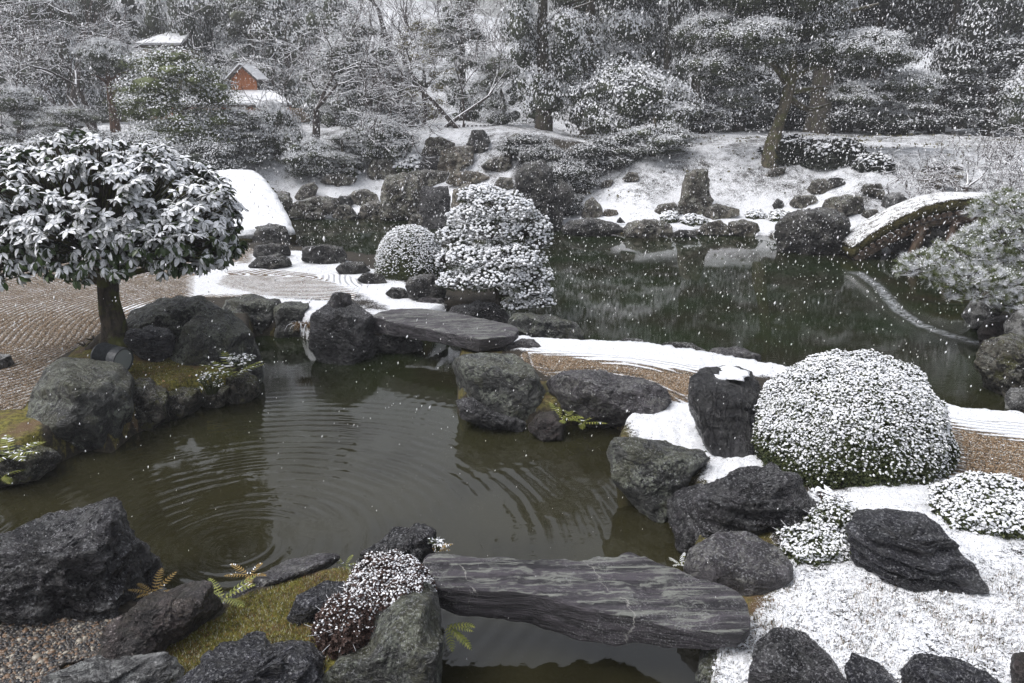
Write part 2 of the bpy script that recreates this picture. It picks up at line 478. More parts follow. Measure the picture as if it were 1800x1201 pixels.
def terrain_mat():
    b = NB('garden_ground')
    co = b.coord('Object')
    at = b.n('ShaderNodeAttribute', attribute_name='mask')
    sp = b.n('ShaderNodeSeparateColor'); b.l(at.outputs['Color'], sp.inputs[0])
    snowA, gravA, mossA = sp.outputs[0], sp.outputs[1], sp.outputs[2]
    rk = b.n('ShaderNodeAttribute', attribute_name='rake').outputs['Fac']
    wob = b.math('MULTIPLY', b.math('SUBTRACT', b.noise(co, 3, 3), .5), .03)
    rs = b.math('SINE', b.math('MULTIPLY', b.math('ADD', rk, wob), 2 * math.pi / .085))
    rs01 = b.math('MULTIPLY_ADD', rs, .5, .5)
    # soil / litter
    n1 = b.noise(co, 4, 6, .65); n2 = b.noise(co, 30, 5, .7); n3 = b.noise(co, 110, 3, .7)
    soil = b.mix(b.ramp(n2, .35, .65), (.014, .012, .009), (.055, .045, .032))
    moss = b.mix(b.ramp(n2, .4, .6), (.055, .050, .010), (.20, .18, .035))
    moss = b.mix(b.ramp(n1, .48, .68), moss, (.12, .075, .042))
    moss = b.mix(b.math('MULTIPLY', b.ramp(n3, .58, .68), .55), moss, (.30, .28, .16))
    # gravel stones
    vc = b.n('ShaderNodeTexVoronoi', feature='F1'); b.l(co, vc.inputs['Vector']); vc.inputs['Scale'].default_value = 70
    hsv = b.n('ShaderNodeSeparateColor'); b.l(vc.outputs['Color'], hsv.inputs[0])
    gcol = b.mix(hsv.outputs[0], (.06, .042, .028), (.29, .205, .125))
    gcol = b.mix(b.ramp(hsv.outputs[1], .72, .9), gcol, (.46, .42, .36))
    gcol = b.mix(b.math('MULTIPLY', b.ramp(vc.outputs['Distance'], .35, .8), .75), gcol, (.02, .015, .011))
    col = b.mix(b.ramp(b.math('ADD', mossA, b.math('MULTIPLY', b.math('SUBTRACT', n1, .5), .6)), .4, .6), soil, moss)
    gm = b.ramp(b.math('ADD', gravA, b.math('MULTIPLY', b.math('SUBTRACT', n2, .5), .5)), .4, .6)
    col = b.mix(gm, col, gcol)
    # snow cover: attribute + noise + rake furrows
    nz = b.math('ADD', b.math('MULTIPLY', b.math('SUBTRACT', n2, .5), 1.7), b.math('MULTIPLY', b.math('SUBTRACT', n3, .5), 2.2))
    nz = b.math('ADD', nz, b.math('MULTIPLY', b.math('SUBTRACT', n1, .5), 1.3))
    rakeinf = b.math('MULTIPLY', b.math('SUBTRACT', b.math('SUBTRACT', 1.0, rs01), .5), b.math('MULTIPLY', b.math('MULTIPLY', gm, .95), b.math('SUBTRACT', 1.0, b.ramp(snowA, .6, .95))))
    sm = b.ramp(b.math('ADD', b.math('ADD', snowA, b.math('MULTIPLY', nz, .75)), rakeinf), .42, .58)
    sm = b.math('MULTIPLY', sm, b.math('SUBTRACT', 1.0, b.math('MULTIPLY', b.ramp(b.noise(co, 120, 2, .5), .60, .66), .7)))
    sncol = b.mix(b.ramp(n2, .3, .7), (.76, .78, .82), (.87, .88, .90))
    col = b.mix(sm, col, sncol)
    hg = b.math('MULTIPLY', b.math('SUBTRACT', 1.0, vc.outputs['Distance']), b.math('MULTIPLY', gm, b.math('SUBTRACT', 1.0, sm)))
    hr = b.math('MULTIPLY', b.math('MULTIPLY', rs01, gm), 1.6)
    hh = b.math('ADD', b.math('MULTIPLY', hg, .7), hr)
    hh = b.math('ADD', hh, b.math('MULTIPLY', n2, .8))
    hh = b.math('ADD', hh, b.math('MULTIPLY', sm, .5))
    return b.fin(col, b.mixf(sm, .75, .85), b.bump(hh, .8, .022), .3)
M['terrain'] = terrain_mat()

def water_mat(c1, c2):
    b = NB('pond_water')
    co = b.coord('Object')
    # rings spreading from where a drop or a fish broke the surface
    def rings(c, lam, amp, rmax, phase=0.0, rmin=.05):
        d = b.n('ShaderNodeVectorMath', operation='SUBTRACT'); b.l(co, d.inputs[0]); d.inputs[1].default_value = (c[0], c[1], 0)
        ln = b.n('ShaderNodeVectorMath', operation='LENGTH'); b.l(d.outputs[0], ln.inputs[0])
        r = b.math('ADD', ln.outputs['Value'], b.math('MULTIPLY', b.math('SUBTRACT', b.noise(co, 1.3, 3), .5), .10))
        s_ = b.math('SINE', b.math('MULTIPLY', r, 2 * math.pi / lam))
        e = b.math('MULTIPLY', b.math('SUBTRACT', 1.0, b.ramp(r, rmax * .35, rmax)), b.ramp(r, rmin, rmin * 5))
        mod = b.ramp(b.noise(co, 1.6, 4, .6), .36, .56)
        return b.math('MULTIPLY', b.math('MULTIPLY', s_, e), b.math('MULTIPLY', mod, amp))
    h = b.math('ADD', rings(RING1, .125, .60, 3.6, 0, .10), rings(RING2, .12, .18, 2.0, 0, .2))
    h = b.math('ADD', h, rings(RING1, .06, .09, .45, 0, .05))
    calm = b.noise(b.coord('Object', (1, 2.2, 1)), 2.2, 4, .6)
    fine = b.noise(b.coord('Object', (1, 2.0, 1)), 11, 3, .6)
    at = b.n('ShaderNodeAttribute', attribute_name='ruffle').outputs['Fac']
    sx0 = b.n('ShaderNodeSeparateXYZ'); b.l(co, sx0.inputs[0])
    nearf = b.math('MULTIPLY_ADD', b.ramp(sx0.outputs['Y'], 11, 7), .85, .15)
    h = b.math('ADD', h, b.math('MULTIPLY', b.math('MULTIPLY', calm, .30), nearf))
    h = b.math('ADD', h, b.math('MULTIPLY', b.math('MULTIPLY', fine, .12), nearf))
    ru = b.math('MULTIPLY', b.math('MULTIPLY', b.noise(co, 30, 4, .7), at), 5.0)
    h = b.math('ADD', h, ru)
    nrm = b.bump(h, 1.0, .0035)
    sx = b.n('ShaderNodeSeparateXYZ'); b.l(co, sx.inputs[0])
    far = b.ramp(sx.outputs['Y'], 5.5, 10.5)
    base = b.mix(far, c1, c2)
    base = b.mix(b.ramp(b.noise(co, .8, 4, .6), .35, .7), base, tuple(x * .6 for x in c1))
    base = b.mix(b.math('MULTIPLY', b.ramp(at, .25, .95), b.math('MULTIPLY', b.ramp(b.noise(co, 14, 5, .7), .40, .56), .6)), base, (.55, .57, .60))  # pale sky reflection along the ruffled streak, painted into the base colour
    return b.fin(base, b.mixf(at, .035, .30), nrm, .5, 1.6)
# ------------------------------------------------------------------ land outline and terrain
def W(poly, z=0.0):
    return np.array([P(p[0], p[1], p[2] if len(p) > 2 else z)[:2] for p in poly])

def sdf(poly, x, y):
    """signed distance, positive inside"""
    px, py = x.ravel(), y.ravel()
    d = np.full(px.shape, 1e9); ins = np.zeros(px.shape, bool)
    n = len(poly)
    for i in range(n):
        ax, ay = poly[i]; bx, by = poly[(i + 1) % n]
        ex, ey = bx - ax, by - ay
        wx, wy = px - ax, py - ay
        t = np.clip((wx * ex + wy * ey) / (ex * ex + ey * ey + 1e-12), 0, 1)
        d = np.minimum(d, (wx - t * ex) ** 2 + (wy - t * ey) ** 2)
        c = ((ay > py) != (by > py)) & (px < (bx - ax) * (py - ay) / (by - ay + 1e-12) + ax)
        ins ^= c
    return (np.sqrt(d) * np.where(ins, 1, -1)).reshape(x.shape)

LA = W([(-1500, 930), (-300, 880), (0, 845), (50, 848), (90, 825), (150, 795), (200, 800), (240, 765), (300, 738), (350, 715), (400, 712), (450, 692), (458, 640), (452, 592), (520, 592), (545, 602), (570, 634), (650, 632), (665, 612), (745, 600), (800, 575), (870, 572), (895, 560, .2), (880, 505, .28), (790, 488, .28), (775, 462, .28), (700, 452, .28), (640, 446, .28), (605, 440, .28), (530, 434, .28), (505, 428, .28), (445, 428, .28), (390, 422, .28), (330, 405, .28), (-400, 395, .28), (-2600, 395, .28)])
LB = W([(850, 605, .2), (800, 640), (798, 728), (860, 735), (930, 750), (985, 752), (1060, 744), (1095, 764), (1075, 800), (1075, 850), (1130, 897), (1165, 908), (1200, 900), (1185, 930), (1207, 975), (1200, 1010), (1235, 1060), (1240, 1140), (1225, 1201), (1215, 1500), (3200, 1500), (3200, 700, .25), (1900, 712, .25), (1800, 722, .25), (1690, 712, .25), (1500, 665, .22), (1340, 640, .2), (1240, 622, .2), (1140, 606, .2), (1030, 600, .2), (960, 598, .2), (895, 590, .2)])
LC = W([(-900, 960, .25), (0, 960, .25), (230, 1020, .25), (262, 1058, .25), (330, 1062, .25), (385, 1066, .25), (430, 1042, .25), (500, 1012, .25), (600, 998, .25), (640, 1010, .25), (740, 1010, .2), (765, 1040, .1), (772, 1080), (768, 1500), (-900, 1500)])
LE = W([(1790, 725), (1785, 680), (1752, 612), (1722, 560), (1712, 530), (1780, 510), (1950, 470), (3200, 470), (3200, 760), (1850, 745)])
LD = np.concatenate([W([(-2600, 402), (330, 408), (400, 392), (500, 384), (560, 386), (640, 383), (700, 386), (740, 389), (800, 392), (900, 400), (985, 405), (1060, 412), (1150, 418), (1230, 414), (1340, 416), (1370, 432), (1480, 442), (1545, 452), (1640, 444), (1900, 434), (3400, 420)]), np.array([[140, 20], [140, 150], [-140, 150], [-140, 22]])])
ZA, ZB, ZC, ZE = .32, .24, .32, .35

def height(x, y):
    x = np.asarray(x, float); y = np.asarray(y, float)
    da, db, dc, dd, de = (sdf(q, x, y) for q in (LA, LB, LC, LD, LE))
    edge = lambda d, wd=.22: smooth(-wd * .8, wd, d)
    h = np.full(x.shape, -.55)
    mound = .16 * np.exp(-(((x - TRB[0]) / .55) ** 2 + ((y - TRB[1]) / .6) ** 2))
    h = np.maximum(h, -.55 + (.55 + ZA + mound) * edge(da, .12))
    h = np.maximum(h, -.55 + (.55 + ZB + .10 * smooth(0, 1.5, db)) * edge(db, .09))
    h = np.maximum(h, -.55 + (.55 + ZC) * edge(dc, .10))
    h = np.maximum(h, -.55 + (.55 + ZE) * edge(de, .12))
    # far shore: beach, then the planted hills
    r = np.hypot(x, y)
    hill = smooth(0.6, 5.2, dd)
    amp = 1.55 + .35 * smooth(-5, -2.5, x) * (1 - smooth(.5, 2.5, x))
    zf = .16 + amp * hill + smooth(40, 95, r) * (6 + 8 * smooth(20, -30, x)) + .25 * smooth(-2, -6, x) * smooth(2, 5, dd)
    nn = fbm(np.stack([x * .45, y * .45, np.zeros_like(x)], -1), 3)
    zf = zf + nn * .22 * smooth(1.0, 5, dd)
    h = np.maximum(h, -.55 + (.55 + zf) * smooth(-.25, .35, dd))
    return h, (da, db, dc, dd, de)

TRB = P(203, 600, .45)
def zt(x, y):
    return max(float(height(np.array([float(x)]), np.array([float(y)]))[0][0]), 0.0)

def hit(u, v):
    """first point of the ground (or water) on the ray through photo pixel u, v"""
    d = ray(u, v)
    tmax = min(150.0, (-.05 - CAM_H) / d[2] if d[2] < -1e-4 else 150.0)
    t = np.linspace(1.5, tmax, 700)
    p = CAMP + d * t[:, None]
    h = np.maximum(height(p[:, 0], p[:, 1])[0], 0)
    below = np.nonzero(p[:, 2] <= h)[0]
    if len(below) == 0: return p[-1]
    i = max(below[0], 1)
    a, b_ = p[i - 1], p[i]
    fa, fb = p[i - 1, 2] - h[i - 1], p[i, 2] - h[i]
    k = fa / (fa - fb + 1e-9)
    return a + (b_ - a) * k

# masks, given where they lie on the ground
def mpoly(poly, z): return W(poly, z)
SN = [(mpoly(p, z), s, e) for p, z, s, e in [
    # snow amount, soft edge (m)
    ([(335, 520), (340, 460), (440, 462), (440, 445), (520, 440), (600, 455), (660, 475), (720, 500), (800, 545), (700, 550), (655, 556), (600, 520), (545, 560), (520, 592), (490, 532), (440, 518)], ZA, 1.0, .12),
    ([(-300, 445), (-300, 420), (250, 418), (380, 425), (380, 448), (200, 440)], ZA, .85, .35),
    ([(-500, 415), (-500, 380), (460, 385), (460, 418)], ZA, .9, .4),
    ([(205, 552), (215, 540), (262, 532), (250, 548)], ZA, .6, .08),
    ([(865, 612), (885, 570), (940, 576), (1240, 606), (1350, 620), (1500, 640), (1700, 690), (1700, 720), (1500, 690), (1350, 672), (1205, 664), (1090, 650), (1000, 636), (930, 628)], ZB, 1.0, .10),
    ([(1095, 735), (1175, 712), (1215, 715), (1240, 780), (1345, 800), (1400, 880), (1300, 860), (1225, 850), (1245, 815), (1115, 778)], ZB, .95, .12),
    ([(1600, 680), (1900, 690), (2300, 690), (2300, 770), (1900, 775), (1790, 765), (1690, 742)], ZB + .1, 1.0, .12),
    ([(1330, 880), (1700, 845), (1850, 850), (2400, 850), (2400, 1500), (1225, 1500), (1240, 1110), (1340, 1050), (1380, 960)], ZB + .1, .71, .12),
    ([(1420, 868), (1560, 850), (1700, 838), (1900, 860), (1900, 960), (1700, 985), (1640, 900), (1480, 905)], ZB + .1, .95, .15),
    ([(-400, 300), (-400, 398), (340, 398), (340, 300)], .3, .5, 1.0),
]]
RAKE_SN = mpoly([(382, 500), (400, 476), (470, 474), (545, 480), (640, 520), (700, 552), (600, 540), (585, 528), (520, 528), (440, 514)], ZA)
GR = [mpoly(p, z) for p, z in [
    ([(-1800, 400), (330, 410), (520, 455), (640, 495), (620, 530), (440, 520), (330, 525), (240, 560), (210, 600), (170, 615), (100, 640), (40, 720), (-1800, 760)], ZA),
    ([(905, 636), (930, 622), (1100, 640), (1230, 655), (1230, 720), (1170, 710), (1120, 672), (960, 668)], ZB),
    ([(1600, 720), (1900, 740), (2400, 745), (2400, 856), (1780, 858), (1690, 842), (1600, 860)], ZB + .1),
    ([(-900, 1070), (0, 1072), (200, 1085), (215, 1130), (180, 1165), (90, 1180), (70, 1400), (-900, 1400)], ZC)]]
MO = [mpoly(p, z) for p, z in [
    ([(240, 1180), (280, 1120), (380, 1090), (420, 1050), (600, 995), (650, 1010), (620, 1100), (560, 1300), (240, 1300)], ZC),
    ([(120, 640), (190, 590), (290, 620), (400, 650), (440, 690), (300, 720), (200, 680)], ZA),
    ([(-300, 700), (60, 700), (80, 790), (-300, 840)], ZA),
    ([(1225, 1120), (1260, 1040), (1350, 1030), (1340, 1100), (1280, 1150)], ZB)]]

DARKB = [np.array([hit(u, v)[:2] for u, v in [(900, 392), (978, 384), (998, 370), (1048, 326), (1098, 287), (1160, 262), (1210, 250), (900, 250), (925, 282), (905, 300)]])]
def terrain():
    na, nr = 620, 500
    ang = np.radians(np.linspace(-52, 52, na))
    th = np.concatenate([np.radians(np.linspace(70, 1.9, nr - 26)), np.radians(np.linspace(1.85, 1.2, 26))])
    r = np.tan(math.pi / 2 - th) * CAM_H
    r = np.minimum(r, 118)
    A, R_ = np.meshgrid(ang, r)
    x, y = R_ * np.sin(A), R_ * np.cos(A)
    h, (da, db, dc, dd, de) = height(x, y)
    # masks
    snow = np.zeros_like(x); grav = np.zeros_like(x); moss = np.zeros_like(x)
    for pl, s, e in SN:
        snow = np.maximum(snow, s * smooth(-e, e, sdf(pl, x, y)))
    rs = smooth(-.12, .12, sdf(RAKE_SN, x, y))
    snow = snow * (1 - rs) + .38 * rs
    for pl in GR: grav = np.maximum(grav, smooth(-.08, .08, sdf(pl, x, y)))
    grav *= 1 - .0 * snow
    for pl in MO: moss = np.maximum(moss, smooth(-.15, .15, sdf(pl, x, y)))
    far = smooth(-.1, .3, dd)
    gn = fbm(np.stack([x * .8, y * .8, x * 0 + 3], -1), 4)
    snow = np.where(far > .5, np.clip(.93 - .30 * smooth(1.0, 3, dd) + gn * .35, .25, 1), snow)
    grav *= (1 - far)
    # under water the bed is silt
    dry = smooth(.0, .09, h)
    for pl in DARKB: snow = snow * (1 - .90 * smooth(-.15, .45, sdf(pl, x, y) + gn * .9))
    snow *= dry; grav *= dry; moss = np.maximum(moss * dry, .5 * (h > 0) * (h < ZA - .05))
    # relief: snow lying on low grass, pebbles, moss cushions
    n1 = fbm(np.stack([x * 9, y * 9, x * 0], -1), 3)
    n2 = fbm(np.stack([x * 26, y * 26, x * 0 + 9], -1), 2)
    near = 1 - smooth(7, 12, np.hypot(x, y))
    lawn = smooth(.2, .7, snow) * (1 - grav) * near
    h = h + lawn * (n1 * .022 + n2 * .016 + .02) + moss * near * (n1 * .02 + n2 * .008)
    h = h + grav * near * n2 * .004 + snow * .012 * near
    h = h + far * fbm(np.stack([x * 2.5, y * 2.5, x * 0], -1), 3) * .05
    v = np.stack([x, y, h], -1).reshape(-1, 3)
    j, i = np.meshgrid(np.arange(na - 1), np.arange(nr - 1))
    q = i * na + j
    f = np.stack([q, q + 1, q + na + 1, q + na], -1).reshape(-1, 4)
    me = mesh_np('ground', v, f, [M['terrain']], None, True)
    ca = me.color_attributes.new('mask', 'FLOAT_COLOR', 'POINT')
    ca.data.foreach_set('color', np.stack([snow, grav, moss, snow * 0 + 1], -1).reshape(-1).astype(np.float32))
    rk = me.attributes.new('rake', 'FLOAT', 'POINT')
    rd = np.where(np.abs(da) < np.abs(db), da, db)
    rk.data.foreach_set('value', rd.ravel().astype(np.float32))
    o = obj('ground', me); tag(o, 'garden ground of raked gravel, moss and thin snow around the pond', None, None, 'structure')
    return o
terrain()

RING1 = P(418, 965); RING2 = P(905, 735)
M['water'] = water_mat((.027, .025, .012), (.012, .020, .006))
def water():
    na, nr = 420, 320
    ang = np.radians(np.linspace(-52, 52, na)); th = np.radians(np.linspace(70, 6.3, nr)); r = CAM_H / np.tan(th)
    A, R_ = np.meshgrid(ang, r); x, y = R_ * np.sin(A), R_ * np.cos(A)
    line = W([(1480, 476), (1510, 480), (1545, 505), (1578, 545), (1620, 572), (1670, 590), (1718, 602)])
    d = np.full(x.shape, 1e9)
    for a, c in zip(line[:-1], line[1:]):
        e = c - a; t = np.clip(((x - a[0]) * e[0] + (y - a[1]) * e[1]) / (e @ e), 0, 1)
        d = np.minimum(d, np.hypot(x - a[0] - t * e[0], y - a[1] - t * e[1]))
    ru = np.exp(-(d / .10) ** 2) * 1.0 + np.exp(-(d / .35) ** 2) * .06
    v = np.stack([x, y, x * 0], -1).reshape(-1, 3)
    j, i = np.meshgrid(np.arange(na - 1), np.arange(nr - 1)); q = i * na + j
    f = np.stack([q, q + 1, q + na + 1, q + na], -1).reshape(-1, 4)
    me = mesh_np('water', v, f, [M['water']], None, True)
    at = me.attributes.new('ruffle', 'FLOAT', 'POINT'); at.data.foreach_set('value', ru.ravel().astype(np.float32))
    tag(obj('water', me), 'dark still pond water with spreading ripple rings', None, None, 'structure')
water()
# ------------------------------------------------------------------ rocks
def star(poly, n=360):
    p = np.array(poly, float)
    # area centroid
    x, y = p[:, 0], p[:, 1]; x2, y2 = np.roll(x, -1), np.roll(y, -1)
    cr = x * y2 - x2 * y; A = cr.sum() / 2
    cx, cy = ((x + x2) * cr).sum() / (6 * A), ((y + y2) * cr).sum() / (6 * A)
    ang = np.arange(n) * 2 * math.pi / n
    dx, dy = np.cos(ang), np.sin(ang)
    R = np.zeros(n)
    for i in range(len(p)):
        a = p[i] - (cx, cy); e = p[(i + 1) % len(p)] - p[i]
        den = dx * e[1] - dy * e[0]; den = np.where(np.abs(den) < 1e-9, 1e-9, den)
        t = (a[0] * e[1] - a[1] * e[0]) / den
        s = (a[0] * dy - a[1] * dx) / den
        R = np.maximum(R, np.where((t > 0) & (s >= -1e-6) & (s <= 1 + 1e-6), t, 0))
    k = np.ones(7) / 7
    R = np.convolve(np.concatenate([R[-3:], R, R[:3]]), k, 'valid')
    return cx, cy, R      # image y is down

def rock(poly, label, mat='rock_black', z=None, dp=.95, lv=None, am=.085, strata=0.0, flat=.55, group=None, name='boulder', cat='rock', seed=None, planes=14, bury=.14, parent=None, back=.32):
    cx, cy, R = star(poly)
    pa = np.array(poly, float)
    seed = seed if seed is not None else int(cx * 7 + cy * 13) % 99991
    rng = np.random.RandomState(seed)
    vmax = pa[:, 1].max()
    g = P(cx, vmax, z) if z is not None else hit(cx, vmax)
    wpx = pa[:, 0].max() - pa[:, 0].min(); hpx = vmax - pa[:, 1].min()
    t0 = float((g - CAMP) @ FWD)
    size_px = (wpx * hpx) ** .5 if wpx < 2.2 * hpx else hpx * 1.5
    D = dp * .5 * size_px * t0 / F
    t = t0 + back * D
    C0 = CAMP + ray(cx, cy) * t
    vdir = ray(cx, cy); vdir = vdir / np.linalg.norm(vdir)
    # frame: x right, y image up, z towards the camera
    zx = -vdir; rx = np.cross(UPV, zx); rx /= np.linalg.norm(rx); uy = np.cross(zx, rx)
    B = np.stack([rx, uy, zx], 1)
    lv = (lv + 1 if lv else (6 if wpx > 100 else 5 if wpx > 45 else 4))
    if lv not in ICO: ICO[lv] = ico(lv)
    d, f = ICO[lv]
    # facet planes
    nn = rng.normal(size=(planes, 3)); nn /= np.linalg.norm(nn, axis=1)[:, None]
    hh = rng.uniform(.62, .92, planes)
    upl = B.T @ np.array([rng.normal() * .10, rng.normal() * .10, 1.0]); upl /= np.linalg.norm(upl)
    nn = np.vstack([nn, upl[None]]); hh = np.append(hh, flat)
    fr = B.T @ np.array([rng.normal() * .35, -1.0, .15]); fr /= np.linalg.norm(fr)
    nn = np.vstack([nn, fr[None]]); hh = np.append(hh, .62)
    def Fr(q):
        dd = q @ nn.T
        rr = np.where(dd > .05, hh / np.maximum(dd, .05), 3.0)
        k = 34.0
        return np.minimum(-np.log(np.exp(-k * rr).sum(1)) / k, 1.25)
    Fv = Fr(d)
    th = np.linspace(-1.2, 1.2, 25); ph = np.arange(180) * 2 * math.pi / 180
    TH, PH = np.meshgrid(th, ph)
    q = np.stack([np.cos(TH) * np.cos(PH), np.cos(TH) * np.sin(PH), np.sin(TH)], -1).reshape(-1, 3)
    Fm = (Fr(q) * np.hypot(q[:, 0], q[:, 1])).reshape(TH.shape).max(1)
    phi = np.arctan2(d[:, 1], d[:, 0]) % (2 * math.pi)
    Fm_v = np.interp(phi, np.append(ph, 2 * math.pi), np.append(Fm, Fm[0]))
    ang_img = (-phi) % (2 * math.pi)
    Rv = np.interp(ang_img, np.append(np.arange(360), 360) * math.pi / 180, np.append(R, R[0]))
    Rv = Rv * (1 + bury * np.clip(-np.sin(phi), 0, 1) ** 2)
    # small random unevenness of the outline
    k = Rv / Fm_v * (t / F)
    p = d * Fv[:, None]
    p = np.stack([p[:, 0] * k, p[:, 1] * k, p[:, 2] * D], 1)
    S = size_px * t / F
    off = rng.uniform(-50, 50, 3)
    wp = p @ B.T            # world oriented, relative to centre
    q = wp / S
    n1 = fbm(q * 2.2 + off, 4, .55, True)
    n2 = fbm(q * 6.5 + off, 3, .6)
    n3 = fbm(q * 15 + off, 3, .6, True)
    disp = am * S * (n1 * .85 + n2 * .7 + n3 * .30 + fbm(q * 34 + off, 2) * .13)
    tz_ = fbm(q * 3.0 + off + 20, 3, .5) * 5.0
    fl = np.floor(tz_); disp = disp + am * S * 1.3 * ((fl + smooth(.35, .65, tz_ - fl)) / 5.0)
    if strata:
        tilt = np.array([rng.normal() * .15, rng.normal() * .12, 1.0]); tilt /= np.linalg.norm(tilt)
        hco = (q @ tilt) * 8 + fbm(q * 1.5 + off, 2) * 1.6
        st = np.abs((hco % 1.0) - .5) * 2
        st2 = np.abs(((hco * 2.7) % 1.0) - .5) * 2
        disp = disp + 1.3 * strata * S * ((smooth(.15, .8, st) - .5) + .4 * (st2 - .5))
    dirn = wp / (np.linalg.norm(wp, axis=1)[:, None] + 1e-6)
    face = (1 - np.hypot(d[:, 0], d[:, 1]) ** 3 * .5)
    wp = wp + dirn * (disp * face)[:, None]
    zmin_ = wp[:, 2].min()
    base = C0 + np.array([0, 0, 0])
    base[2] = C0[2] + zmin_
    v = wp - np.array([0, 0, zmin_])
    me = mesh_np(name, v, f[:, ::1], [M[mat]], None, True)
    try:
        me.set_sharp_from_angle(angle=math.radians(38))
    except Exception: pass
    o = obj(name, me, parent, base)
    if parent is None: tag(o, label, cat, group)
    return o

